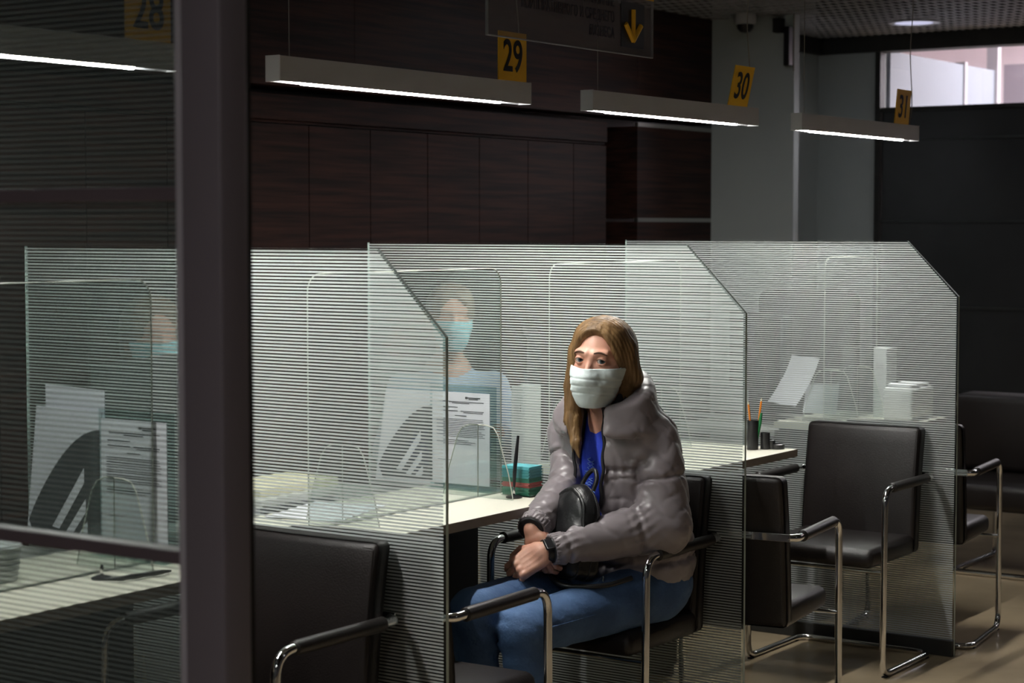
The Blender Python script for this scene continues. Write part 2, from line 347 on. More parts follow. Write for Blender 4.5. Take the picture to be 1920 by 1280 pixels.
# hanging acrylic sign
t = tag(empty('hanging_sign', (4.06, 2.6, 1.95)), 'clear acrylic hanging sign with dark lettering and yellow arrow', 'sign')
W(t, B().box((3.68, 2.6, 1.95), (4.44, 2.606, 2.62)), 'panel', [hazy('sign_acrylic')])
W(t, B().prism([(3.678, 1.948), (4.442, 1.948), (4.442, 1.9505), (3.678, 1.9505)], 'y', 2.5995, 2.6065).box((4.4395, 2.5995, 1.95), (4.442, 2.6065, 2.62)).box((3.678, 2.5995, 1.95), (3.681, 2.6065, 2.62)), 'edge', mat('frosted_edge', (.20, .20, .21), .4, var=.1))
tb = B()
for i, s_ in enumerate(('БИЗНЕСА', 'КОРПОРАТИВНОГО И СРЕДНЕГО', 'ОБСЛУЖИВАНИЕ')): text(s_, .037, 4.243, 1.985+i*.0405, 2.5985, .70, 'RIGHT', 0, tb)
W(t, tb, 'lettering', M['ink'])
W(t, B().box((4.274, 2.597, 1.967), (4.389, 2.599, 2.083)), 'arrow_square', M['black'])
a = B().tube([(4.331, 2.5965, 1.985), (4.331, 2.5965, 2.066)], .0075, 10)
a.tube([(4.331, 2.5965, 1.985), (4.292, 2.5965, 2.027)], .0075, 10).tube([(4.331, 2.5965, 1.985), (4.370, 2.5965, 2.027)], .0075, 10)
W(t, a, 'arrow', M['yellow'])
W(t, B().box((4.33, 2.597, 2.098), (4.44, 2.599, 2.3)), 'yellow_tab', M['yellow'])
for x in (3.75, 4.35): W(t, B().tube([(x, 2.603, 2.62), (x, 2.603, 2.7)], .0015, 6), 'wire', M['wire'])
# camera dome, wall box
t = tag(empty('security_camera', (9.75, 5.06, ZC)), 'white dome security camera under the grid ceiling beside the grey column', 'camera')
W(t, B().lathe([(.062, .0), (.066, -.03), (.06, -.055), (.05, -.06)], (9.72, 5.09, ZC), 24), 'housing', M['lampbody'], True)
W(t, B().lathe([(.048, -.06), (.045, -.08), (.03, -.098), (.012, -.105), (.001, -.106)], (9.72, 5.09, ZC), 24), 'dome', M['black'], True)
t = tag(empty('wall_speaker', (9.87, 4.9, 2.41)), 'narrow black upright box fixed to the corner of the grey column', 'speaker')
W(t, B().box((9.84, 4.875, 2.41), (9.9, 4.91, 2.63), bev=.004), 'cabinet', M['black']); W(t, B().tube([(9.87, 4.86, 2.38), (9.87, 4.86, 2.70)], .004, 8), 'cable', M['wire'])
tag(B().box((9.84, 4.93, 2.60), (9.9, 4.98, 2.68), bev=.004).build('sensor_box', M['dark_band']), 'small dark sensor box high on the grey column', 'sensor')
# ------------------------------------------------------------------ glass partitions
YN, YF, YC_, TT, CC = 2.478, 3.823, 2.668, 1.4511, 1.2603
def partition(x, label):
    t = tag(empty('glass_partition', (x, 3.1, 0)), label, 'partition', 'striped glass partitions between the counters')
    out = [(YN, .0), (YF, .0), (YF, TT), (YC_, TT), (YN, CC)]
    W(t, B().prism(out, 'x', x, x+.010, 0, 1), 'glass_panel', [M['glass'], M['edge']])
    e = .001; f = B().add([(x-.0012, a, b) for a, b in [(YN+.006, .058), (YF-.004, .058), (YF-.004, TT-.001), (YC_+e, TT-.001), (YN+.006, CC-.002)]], [(0, 1, 2, 3, 4)])
    W(t, f, 'frosted_film', M['film'])
    W(t, B().box((x-.012, YN+.002, 0), (x+.022, YF, .056), bev=.002), 'base_rail', M['dark_band'])
    return t
partition(PX[0], 'nearest striped glass partition left of the seated woman, clipped upper corner')
partition(PX[1], 'striped glass partition right behind the seated woman')
partition(PX[2], 'farthest striped glass partition beside the pencil cups')
# framed partition in the foreground
t = tag(empty('framed_glass_wall', (1.87, 2.6, 0)), 'blurred framed striped glass wall in the left foreground with dark post', 'partition')
W(t, B().box((1.846, 1.7315, 0), (1.90, 1.803, ZC+.2), bev=.004), 'post', M['post'], True)
W(t, B().box((1.90, 1.74, 0), (1.915, 1.79, ZC+.2)), 'gasket', M['rubber'])
W(t, B().box((1.850, 1.803, 0), (1.89, 1.817, ZC+.2), bev=.002), 'glazing_bead', M['bead'], True)
for z in (1.535, 1.044, .3): W(t, B().box((1.855, 1.817, z), (1.885, 4.2, z+.019 if z > .5 else z+.02), bev=.002), 'rail', M['rail'])
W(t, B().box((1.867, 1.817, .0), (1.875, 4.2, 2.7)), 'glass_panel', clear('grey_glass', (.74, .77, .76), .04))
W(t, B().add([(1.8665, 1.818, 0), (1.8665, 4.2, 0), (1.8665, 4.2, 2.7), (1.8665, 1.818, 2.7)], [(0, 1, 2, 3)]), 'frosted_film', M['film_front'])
# ------------------------------------------------------------------ desks
YD = 2.818
def desk(x0, x1, label):
    t = tag(empty('counter_desk', ((x0+x1)/2, 3.2, 0)), label, 'desk', 'cream counter desks')
    W(t, B().box((x0, YD, .736), (x1, 3.30, .76)), 'worktop', [M['counter']])
    W(t, B().box((x0, YD-.0015, .7355), (x1+.0015, YD, .7595)).box((x1, YD, .7355), (x1+.0015, 3.30, .7595)), 'edging', M['desk_edge'])
    W(t, B().box((x0+.02, 3.12, .05), (x1-(.02 if x0 < 4 else .27), 3.14, .736)), 'modesty_panel', M['desk_front'])
    W(t, B().box((x0+.005, 3.14, 0), (x0+.03, 3.28, .736)), 'side_panel', M['desk_front'])
    W(t, B().box((x1-.27, 3.145, 0), (x1-.245, 3.28, .736)), 'side_panel', M['desk_front'])
    W(t, B().box((x0+.01, 3.302, .70), (x1+.1, 3.75, .722)), 'clerk_shelf', M['clerk_desk'])
    return t
desk(1.95, 3.05, 'cream counter desk seen through the foreground striped glass at lower left')
desk(3.50, 4.385, 'brightly lit cream counter desk beside the seated woman')
desk(4.92, 5.774, 'cream counter desk with pencil cups right of the seated woman')
desk(6.56, 7.08, 'farthest cream counter desk behind the last striped partition')
def shield(x0, x1, y, label, fins):
    t = tag(empty('protective_shield', ((x0+x1)/2, y, .76)), label, 'shield', 'clear acrylic shields on the counters')
    pl = rrect(x0, .7615, x1, 1.386, .045, 6, (0, 0, 1, 1))
    W(t, B().prism(pl, 'y', y, y+.004), 'screen', [M['acrylic']])
    W(t, B().tube([(a, y+.002, b) for a, b in pl[1:]+pl[:1]], .0019, 6, cap=False), 'polished_edge', M['aedge'])
    for fx in fins:
        pf = [(y-.115, .7615), (y-.10, .83), (y-.065, .935), (y-.05, .955), (y-.025, .96), (y+.03, .96), (y+.055, .95), (y+.07, .93), (y+.10, .84), (y+.12, .7615)]
        f = W(t, B().prism(pf, 'x', fx, fx+.004), 'support_fin', [M['acrylic']])
        e = B().tube([(fx+.002, a, b) for a, b in pf], .0017, 6, cap=False); e.tube([(fx+.002, y+.002, .962), (fx+.002, y+.002, .7615)], .0014, 6)
        o = e.build('polished_edge', M['aedge']); bpy.context.view_layer.update(); o.parent = f; o.matrix_parent_inverse = f.matrix_world.inverted()
    return t
shield(2.25, 3.008, 3.03, 'clear acrylic shield seen through the foreground striped glass', (2.38, 2.89))
shield(3.533, 4.352, 3.03, 'clear acrylic shield on the bright counter by the seated woman', (3.66, 4.24))
shield(4.93, 5.75, 3.25, 'clear acrylic shield on the counter with the pencil cups', (5.06, 5.62))
shield(6.58, 7.06, 3.1, 'clear acrylic shield behind the farthest striped partition', (6.64, 6.88))
# ------------------------------------------------------------------ things on the desks
def doc_stand(x, y0, y1, zt, label, hole=True):
    t = tag(empty('document_stand', (x, (y0+y1)/2, .76)), label, 'document stand', 'document stands on the counters')
    W(t, B().box((x+.002, y0-.02, .7615), (x+.005, y1+.01, zt+.02)).box((x-.03, y0-.02, .7610), (x+.05, y1+.01, .7635)), 'holder', clear('teal_acrylic', (.80, .88, .87), .05))
    W(t, B().box((x-.0005, y0, .775), (x+.0015, y1, zt)), 'sheet', M['paper'])
    b = B(); r = random.Random(5); W_ = y1-y0; H = zt-.775
    def ln(a, c, z, h=.0012): b.box((x-.0012, y1-c*W_, zt-z*H-h), (x-.0006, y1-a*W_, zt-z*H))
    ln(.62, .84, .05, .003); ln(.64, .8, .066, .0025); ln(.58, .62, .045, .006)
    for z, a, c in ((.1, .12, .9), (.115, .35, .65), (.16, .1, .45), (.20, .1, .45), (.20, .5, .9), (.215, .55, .88), (.25, .4, .6)): ln(a, c, z, .0018)
    for k in range(11): ln(.08, r.uniform(.8, .93), .29+k*.019)
    for k in range(3): ln(.08, r.uniform(.6, .93), .52+k*.02)
    ln(.1, .35, .74)
    W(t, b, 'printed_text', M['greyink']); return t
doc_stand(4.345, 3.065, 3.265, 1.035, 'upright printed sheet in a clear stand left of the note stack')
doc_stand(3.02, 3.0, 3.205, 1.07, 'upright printed sheet seen through the foreground striped glass')
def emblem(x, y0, y1, z1, label):
    """brochure board with a big grey sail-shaped emblem cut by white slashes"""
    t = tag(empty('emblem_board', (x, (y0+y1)/2, .76)), label, 'board', 'boards with a grey emblem')
    W_ = y1-y0; H = z1-.765
    W(t, B().prism([(y1+.02, .765), (y0, .765), (y0, z1-.005), (y1-.02, z1)], 'x', x, x+.003), 'board', M['paper'])
    def P(u_, v_): return (x-.0012, y1-u_*W_, .765+v_*H)
    n = 14; arc = [P(-.04+1.02*(k/n), .16+.70*math.sin(k/n*math.pi/2*.98)**.88) for k in range(n+1)]
    arc += [P(.98, .05), P(.05, .02)]
    W(t, B().add(arc, [tuple(range(len(arc)))]), 'emblem', M['greyink'])
    b = B()
    for (u0, v0, u1, v1, wd) in ((.30, .13, .76, .58, .10), (.48, .09, .78, .36, .09), (.64, .07, .80, .2, .09)):
        b.add([(x-.0019, *P(u0, v0)[1:]), (x-.0019, *P(u0+wd, v0-.01)[1:]), (x-.0019, *P(u1, v1-wd*1.1)[1:]), (x-.0019, *P(u1, v1)[1:])], [(0, 1, 2, 3)])
    W(t, b, 'slashes', M['paper']); return t
emblem(4.36, 3.27, 3.465, 1.03, 'board with grey sail emblem behind the nearest striped partition')
emblem(3.03, 3.215, 3.45, 1.085, 'board with grey sail emblem seen through the foreground striped glass')
# loose paper behind the first document stand
tag(B().prism([(3.22, .762), (3.41, .762), (3.415, 1.135), (3.22, 1.13)], 'x', 3.045, 3.047).build('paper_sheet', M['paper']), 'pale sheet standing behind the emblem board at far left', 'paper')
# note paper stack in a clear box
t = tag(empty('note_stack', (4.35, 2.95, .76)), 'stack of teal, green and red note paper in a clear box', 'paper stack')
x0, y0 = 4.313, 2.91
def layer(z, h, m, name, k):
    b = B(); n = max(2, int(h/.004))
    for i in range(n):
        j = .0012*math.sin(i*3.1+k); b.box((x0+.003+j, y0+.003-j, z+i*h/n), (x0+.066+j, y0+.093-j, z+(i+1)*h/n-.0003))
    W(t, b, name, M[m])
layer(.7635, .022, 'green', 'green_notes', 1); layer(.7855, .014, 'red', 'red_notes', 2); layer(.7995, .012, 'green', 'green_notes', 3); layer(.8115, .032, 'teal', 'teal_notes', 4)
b = B().box((x0, y0, .7612), (x0+.069, y0+.096, .763))
for a_, c_ in (((x0, y0, .763), (x0+.0015, y0+.096, .835)), ((x0+.0675, y0, .763), (x0+.069, y0+.096, .835)), ((x0, y0, .763), (x0+.069, y0+.0015, .835))): b.box(a_, c_)
W(t, b, 'clear_box', M['acrylic'])
def desk_pen(x, y, label, up=True):
    t = tag(empty('desk_pen', (x, y, .76)), label, 'pen', 'pens on round bases')
    W(t, B().lathe([(.001, .0012), (.0225, .0012), (.0225, .004), (.016, .0065), (.006, .009), (.001, .009)], (x, y, .76), 24), 'base', M['black'], True)
    W(t, B().lathe([(.003, .009), (.0042, .012), (.0042, .026), (.003, .03)], (x, y, .76), 12), 'socket', M['chrome'], True)
    if up: W(t, B().tube([(x, y, .786), (x+.003, y, .83), (x+.007, y-.001, .865), (x+.014, y-.004, .93)], [.003, .0055, .0055, .0035], 12), 'pen', M['black'], True)
    else:
        W(t, B().tube([(x-.02, y-.03, .766), (x+.0, y-.06, .768), (x+.10, y-.075, .768), (x+.125, y-.078, .767)], [.002, .0055, .0055, .002], 12), 'pen', M['black'], True)
        k = [(x+.02*math.cos(j*.7)+j*.006, y-.028-.012*math.sin(j*.9)-j*.003, .7625) for j in range(14)]; k[0] = (x+.01, y-.02, .7635)
        W(t, B().tube(bend(k, .01, 3), .0009, 5), 'chain', M['steel'])
    return t
desk_pen(4.29, 2.945, 'black pen standing in a round base before the note stack')
desk_pen(2.80, 2.975, 'black pen lying by its round base on the left counter', False)
# pencil cups
t = tag(empty('pencil_cup', (5.68, 2.93, .76)), 'tall black pencil cup at the corner of the counter', 'pencil cup')
W(t, B().lathe([(.001, .001), (.019, .001), (.019, .098), (.0165, .098), (.0165, .006), (.001, .006)], (5.68, 2.935, .76), 28), 'cup', M['black'], True)
t = tag(empty('desk_organizer', (5.72, 2.90, .76)), 'low round black organizer with tray beside the pencil cup', 'organizer')
W(t, B().lathe([(.001, .001), (.016, .001), (.016, .056), (.013, .056), (.013, .006), (.001, .006)], (5.712, 2.905, .76), 28), 'cup', M['black'], True)
W(t, B().lathe([(.001, .001), (.024, .001), (.025, .016), (.021, .018), (.019, .008), (.001, .006)], (5.742, 2.875, .76), 28), 'tray', M['black'], True)
W(t, B().lathe([(.012, .001), (.014, .03), (.008, .032), (.007, .03)], (5.727, 2.89, .76), 20), 'neck', M['black'], True)
def pencil(p, q, label):
    t = tag(empty('pencil', p), label, 'pencil', 'pencils in the black cup')
    p = Vector(p); q = Vector(q); d = q-p
    W(t, B().tube([p, p+d*.93], .0036, 6), 'barrel', M['orange']); W(t, B().tube([p+d*.93, q], [.0036, .0006], 6), 'tip', M['cream'])
    return t
pencil((5.683, 2.937, .768), (5.669, 2.947, .922), 'orange pencil leaning left in the tall black cup')
t = pencil((5.690, 2.930, .768), (5.706, 2.916, .932), 'orange pencil leaning right in the tall black cup')
tag(W(empty('green_marker', (5.685, 2.922, .766)), B().tube([(5.680, 2.925, .768), (5.692, 2.915, .85), (5.697, 2.912, .882)], [.0045, .0062, .004], 12), 'barrel', M['pgreen'], True).parent, 'green marker in the tall black pencil cup', 'marker')
# clerk-side equipment
def monitor(x, y, rz, label, m='black'):
    t = tag(empty('computer_monitor', (x, y, .722), rz), label, 'monitor', 'monitors on the clerk desks')
    B().box((-.1, -.24, .001), (.1, .24, .012) if False else (.1, .10, .012), bev=.003).build('foot', M['white'] if m == 'white' else M['black'], t)
    B().box((-.012, -.10, .012), (.012, -.02, .2)).build('neck', M[m], t)
    B().box((-.022, -.27, .11), (.022, .22, .43), bev=.006).build('casing', M[m], t)
    B().box((.0225, -.255, .125), (.024, .205, .415)).build('screen', M['screen'], t); return t
monitor(5.35, 3.60, 2.2, 'dark computer monitor behind the striped partition right of the woman')
monitor(6.95, 3.55, 2.5, 'dark computer monitor seen through the farthest partition')
monitor(3.58, 3.66, 1.9, 'dark computer monitor behind the nearest striped partition')
def tower(x, y, z, label, dims=(.19, .06, .42), m='white', name='computer_tower'):
    t = tag(empty(name, (x, y, z)), label, 'computer')
    a, c, h = dims
    B().box((-a/2, -c/2, 0), (a/2, c/2, h), bev=.004).build('casing', M[m], t)
    B().box((-a/2-.002, -c/2+.012, h*.7), (-a/2, c/2-.012, h*.78)).build('front_bay', M['lampbody'], t); return t
tower(5.08, 3.44, .7225, 'slim white computer tower behind the partition at her shoulder', (.1, .05, .27))
tower(6.99, 3.035, .7605, 'tall white computer tower behind the farthest partition', (.10, .056, .27))
t = tag(empty('printer', (6.95, 2.92, .762)), 'pale desktop printer at the end of the farthest counter', 'printer')
W(t, B().box((6.84, 2.86, .762), (7.06, 2.98, .885), bev=.012), 'body', M['white'], True); W(t, B().box((6.86, 2.87, .885), (7.04, 2.97, .90), bev=.008), 'lid', M['lampcap'], True)
def sheet(x, y, z, a, b_, rz, tilt, label, m='paper', curl=.01):
    n = 6; v = []; f = []
    for i in range(n+1):
        for j in range(2):
            u_ = i/n-.5; v.append((u_*a, (j-.5)*b_, curl*(2*u_)**2))
    v += [(p[0], p[1], p[2]-.0008) for p in v]
    k = 2*(n+1)
    for i in range(n): f += [(2*i, 2*i+1, 2*i+3, 2*i+2), (k+2*i, k+2*i+2, k+2*i+3, k+2*i+1), (2*i, 2*i+2, k+2*i+2, k+2*i), (2*i+1, k+2*i+1, k+2*i+3, 2*i+3)]
    f += [(0, k, k+1, 1), (2*n, 2*n+1, k+2*n+1, k+2*n)]
    o = mk('paper_sheet', v, f, M[m]); o.location = (x, y, z); o.rotation_euler = (0, tilt, rz); return tag(o, label, 'paper')
sheet(6.74, 3.30, .90, .21, .22, -.6, -1.05, 'large white sheet propped up behind the farthest partition')
sheet(6.70, 3.17, .84, .12, .13, .2, -1.15, 'smaller white sheet propped under the large one', curl=.004)
sheet(3.80, 3.20, .763, .297, .21, .25, 0, 'white sheet lying on the bright counter behind the shield', curl=.0)
t = tag(empty('folder_stack', (3.86, 3.42, .722)), 'stack of cream folders and papers behind the nearest partition', 'folders')
for i, (m, zz, h, dx) in enumerate((('clerk_desk', .722, .03, 0), ('paper', .752, .02, .01), ('clerk_desk', .772, .02, -.01), ('cream', .792, .022, .02))):
    W(t, B().box((3.70+dx, 3.34+dx, zz+.0002), (4.02+dx, 3.55, zz+h), bev=.002), ('tray', 'paper_pile', 'folder', 'cream_folder')[i], M[m])
t = tag(empty('plastic_basket', (2.62, 3.12, .76)), 'pale ribbed basket on the counter at the far left', 'basket')
b = B().lathe([(.001, .001), (.045, .001), (.055, .078), (.052, .08), (.042, .006), (.001, .006)], (2.66, 3.145, .76), 36)
for k in range(6): b.lathe([(.047+k*.0016, .01+k*.012), (.049+k*.0016, .013+k*.012), (.047+k*.0016, .016+k*.012)], (2.66, 3.145, .76), 36)
W(t, b, 'basket', M['white'], True)
t = tag(empty('green_marker_stand', (2.7, 3.2, .76)), 'bright green plastic flag-shaped object standing behind the pale basket', 'desk object')
W(t, B().box((2.655, 3.23, .842), (2.69, 3.31, .905), bev=.008), 'body', M['pgreen']); W(t, B().box((2.665, 3.24, .761), (2.68, 3.265, .843), bev=.003), 'handle', M['pgreen'])
# ------------------------------------------------------------------ chairs
def chair(label):
    t = tag(empty('visitor_chair', (0, 0, 0)), label, 'chair', 'brown leather visitor chairs with chrome frames')
    hw = .25
    def side(s): return [(-.205, s*.225, .632), (-.19, s*hw, .632), (.205, s*hw, .632), (.213, s*hw, .011), (-.20, s*hw, .011)]
    path = side(1)+side(-1)[::-1]
    B().tube(bend(path, .055, 8), .0108, 14).build('frame', M['chrome'], t, True)
    B().box((-.213, -.235, .622), (-.208, .235, .644), bev=.001).build('back_strap', M['chrome'], t)
    bm = B().box((-.155, -.212, .362), (.225, .212, .432), bev=.022)
    bm.v = [(x, y, z+(.008 if z > .41 else 0)*(1-(y/.212)**2)-(.012*max(0, (x-.15)/.07)**2 if z > .41 else 0)) for x, y, z in bm.v]
    bm.build('seat', M['leather'], t, True)
    B().tube([(.203, -.25, .352), (.203, .25, .352)], .006, 10).build('seat_bracket', M['chrome'], t, True)
    bm = bmesh.new(); bmesh.ops.create_cube(bm, size=1); bmesh.ops.subdivide_edges(bm, edges=bm.edges[:], cuts=6, use_grid_fill=True)
    for v in bm.verts: v.co = Vector((v.co.x*.052, v.co.y*.43, v.co.z*.435))
    ed = [e for e in bm.edges if len(e.link_faces) == 2 and e.calc_face_angle() > 1]
    bmesh.ops.bevel(bm, geom=ed, offset=.018, segments=4, affect='EDGES', profile=.5)
    for v in bm.verts:
        z = v.co.z; v.co.x += -.165-.055*(z/.44)-.010*(z/.22)**2; v.co.z += .585
        v.co.x += .012*(1-(v.co.y/.215)**2) if v.co.x > -.165-.055*(z/.44)-.010*(z/.22)**2 else 0
    m = B(); m.bm(bm); m.build('backrest', M['leather'], t, True)
    b = B()
    for s in (1, -1): b.tube([(-.128, s*.205, .405), (-.140, s*.207, .60), (-.168, s*.206, .785)], .0016, 6)
    b.tube([(-.172, .2, .7905), (-.172, -.2, .7905)], .0016, 6); b.build('piping', M['leather'], t)
    for s in (1, -1): B().tube([(-.15, s*hw, .632), (-.146, s*hw, .632), (.145, s*hw, .632), (.149, s*hw, .632)], [.012, .0165, .0165, .012], 14).build('armrest_pad', M['leather'], t, True)
    for s in (1, -1):
        for x in (.18, -.17): B().box((x, s*hw-.008, 0), (x+.02, s*hw+.008, .004)).build('glide', M['rubber'], t)
    return t
PI = math.pi
proto = chair('empty brown leather chair in the lower left against the nearest glass partition')
spots = [(PX[0]-.235, 2.835, PI, None),
         (PX[1]-.235, 2.785, PI, 'brown leather chair the woman in the puffer jacket sits on'),
         (PX[2]-.235, 2.80, PI, 'empty chair facing the viewer before the farthest glass partition'),
         (PX[0]+.235, 2.75, .03, 'empty chair by the woman\'s knees, seat and one armrest visible'),
         (PX[1]+.232, 2.625, .14, 'chair seen from behind, right of the middle glass partition'),
         (PX[2]+.30, 2.74, .12, 'farthest chair, partly hidden by the last glass partition')]
for i, (x, y, r, lb) in enumerate(spots):
    o = proto if i == 0 else copy_tree(proto)
    o.location = (x, y, 0); o.rotation_euler.z = r
    if lb: o['label'] = lb
# waiting sofa
t = tag(empty('waiting_sofa', (8.1, 2.2, 0)), 'dark leather waiting sofa on a chrome rail at the right edge', 'sofa')
W(t, B().box((7.84, .9, .285), (8.45, 3.27, .40), bev=.03), 'seat', M['leather'], True)
W(t, B().box((8.28, .9, .40), (8.5, 3.27, .745), bev=.035), 'backrest', M['leather'], True)
W(t, B().tube(bend([(8.4, 3.1, .29), (8.4, 3.1, .012), (7.87, 3.1, .012), (7.87, 1.0, .012), (8.4, 1.0, .012), (8.4, 1.0, .29)], .03), .012, 12).tube([(7.87, 3.1, .012), (7.87, 3.1, .29)], .012, 12), 'frame', M['chrome'], True)
# office chair behind the last counter
t = tag(empty('office_chair', (7.55, 3.7, 0)), 'dark high-backed office chair behind the farthest partition', 'chair')
W(t, B().box((7.30, 3.52, .44), (7.8, 3.98, .53), bev=.03), 'seat', M['leather'], True)
W(t, B().box((7.72, 3.50, .53), (7.82, 3.98, 1.22), bev=.045), 'backrest', M['leather'], True)
W(t, B().tube([(7.55, 3.75, .06), (7.55, 3.75, .44)], .025, 16), 'column', M['chrome'], True)
b = B()
for k in range(5): a_ = 2*PI*k/5; b.tube([(7.55, 3.75, .08), (7.55+.28*math.cos(a_), 3.75+.28*math.sin(a_), .03)], [.022, .016], 10)
W(t, b, 'star_base', M['black'], True)
#@@PEOPLE@@
# ------------------------------------------------------------------ bodies: smooth implicit surfaces turned into meshes
def rc(P, a, b, ra, rb):
    a = np.array(a, float); b = np.array(b, float); d = b-a; h = np.clip(((P-a)@d)/max(d@d, 1e-9), 0, 1)
    return np.linalg.norm(P-a-h[:, None]*d, axis=1)-(ra+(rb-ra)*h)
def rct(P, a, b):
    a = np.array(a, float); b = np.array(b, float); d = b-a; return ((P-a)@d)/(d@d)
def ell(P, c, r, R=None):
    p = P-np.array(c, float)
    if R is not None: p = p@R
    r = np.array(r, float); k0 = np.linalg.norm(p/r, axis=1); k1 = np.linalg.norm(p/(r*r), axis=1)+1e-9
    return k0*(k0-1)/k1
def rbox(P, c, h, r, R=None):
    p = P-np.array(c, float)
    if R is not None: p = p@R
    q = np.abs(p)-np.array(h, float)+r
    return np.linalg.norm(np.maximum(q, 0), axis=1)+np.minimum(q.max(axis=1), 0)-r
def smin(a, b, k):
    h = np.clip(.5+.5*(b-a)/k, 0, 1); return b*(1-h)+a*h-k*h*(1-h)
def smax(a, b, k): return -smin(-a, -b, k)
def sm(ds, k):
    d = ds[0]
    for e in ds[1:]: d = smin(d, e, k)
    return d
def wob(P, s, seed=0):
    """cheap smooth noise in -1..1"""
    r = np.random.RandomState(seed); o = 0; a = 1; t = 0
    for k in range(4):
        d = r.normal(size=(3, 3)); d /= np.linalg.norm(d, axis=1)[:, None]; ph = r.uniform(0, 6.28, 3)
        q = P@d.T*s*(1.7**k)+ph; q = q+1.3*np.sin(q[:, [1, 2, 0]]*.8); o = o+a*np.sin(q).prod(axis=1)*1.8; t += a; a *= .6
    return o/t
def rotm(z=0, y=0, x=0):
    return np.array(Matrix.Rotation(z, 3, 'Z') @ Matrix.Rotation(y, 3, 'Y') @ Matrix.Rotation(x, 3, 'X'))
def net(fn, lo, hi, h):
    """surface nets"""
    lo = np.array(lo, float); n = np.ceil((np.array(hi)-lo)/h).astype(int)+1
    ax = [lo[i]+h*np.arange(n[i]) for i in range(3)]
    V = np.empty(n, np.float32); g2 = np.stack(np.meshgrid(ax[1], ax[2], indexing='ij'), -1).reshape(-1, 2)
    st = max(1, 300000//len(g2))
    for i in range(0, n[0], st):
        x = ax[0][i:i+st]; P = np.concatenate([np.repeat(x, len(g2))[:, None], np.tile(g2, (len(x), 1))], 1)
        V[i:i+st] = fn(P).reshape(len(x), n[1], n[2])
    I = V < 0
    c = np.zeros(tuple(n-1), int)
    for dx in (0, 1):
        for dy in (0, 1):
            for dz in (0, 1): c += I[dx:n[0]-1+dx, dy:n[1]-1+dy, dz:n[2]-1+dz]
    act = (c > 0) & (c < 8); idx = -np.ones(tuple(n-1), int); A = np.argwhere(act); idx[act] = np.arange(len(A))
    acc = np.zeros((len(A), 3)); cnt = np.zeros(len(A)); cr = [(x, y, z) for x in (0, 1) for y in (0, 1) for z in (0, 1)]
    for p in cr:
        for k in range(3):
            if p[k] == 0:
                q = list(p); q[k] = 1
                a = V[tuple((A+p).T)]; b = V[tuple((A+q).T)]; s = (a < 0) != (b < 0); t = np.where(s, a/np.where(a == b, 1, a-b), 0)
                pt = A*1.0+p; pt[:, k] += t; acc[s] += pt[s]; cnt[s] += 1
    vert = lo+h*acc/cnt[:, None]; F = []
    for k in range(3):
        u_, w_ = (k+1) % 3, (k+2) % 3
        sl = [slice(1, n[i]-1) for i in range(3)]; sl[k] = slice(0, n[k]-1); s2 = list(sl); s2[k] = slice(1, n[k])
        a = I[tuple(sl)]; b = I[tuple(s2)]; E_ = np.argwhere(a != b); base = E_+np.array([0 if i == k else 1 for i in range(3)])
        fl = a[tuple(E_.T)]
        def cell(du, dw):
            q = base.copy(); q[:, u_] += du; q[:, w_] += dw; return idx[tuple(q.T)]
        Q = np.stack([cell(-1, -1), cell(0, -1), cell(0, 0), cell(-1, 0)], 1); Q[~fl] = Q[~fl][:, ::-1]; F.append(Q)
    return vert, np.concatenate(F)
def blob(name, fn, lo, hi, h, m, parent=None, loc=None, R=None, relax=1):
    v, f = net(fn, lo, hi, h)
    if R is not None: v = v@np.array(R).T
    if loc is not None: v = v+np.array(loc)
    me = bpy.data.meshes.new(name); me.vertices.add(len(v)); me.vertices.foreach_set('co', v.ravel())
    me.loops.add(len(f)*4); me.loops.foreach_set('vertex_index', f.ravel().astype(np.int32)); me.polygons.add(len(f))
    me.polygons.foreach_set('loop_start', np.arange(0, len(f)*4, 4, dtype=np.int32)); me.polygons.foreach_set('loop_total', np.full(len(f), 4, np.int32))
    me.polygons.foreach_set('use_smooth', np.ones(len(f), bool)); me.materials.append(m); me.update(calc_edges=True); me.validate()
    o = bpy.data.objects.new(name, me); COL.objects.link(o)
    if parent: bpy.context.view_layer.update(); o.parent = parent; o.matrix_parent_inverse = parent.matrix_world.inverted()
    return o
def join(obs):
    """merge several meshes into the first"""
    bm = bmesh.new()
    for o in obs: bm.from_mesh(o.data)
    bm.to_mesh(obs[0].data); bm.free()
    for o in obs[1:]: bpy.data.objects.remove(o)
    return obs[0]
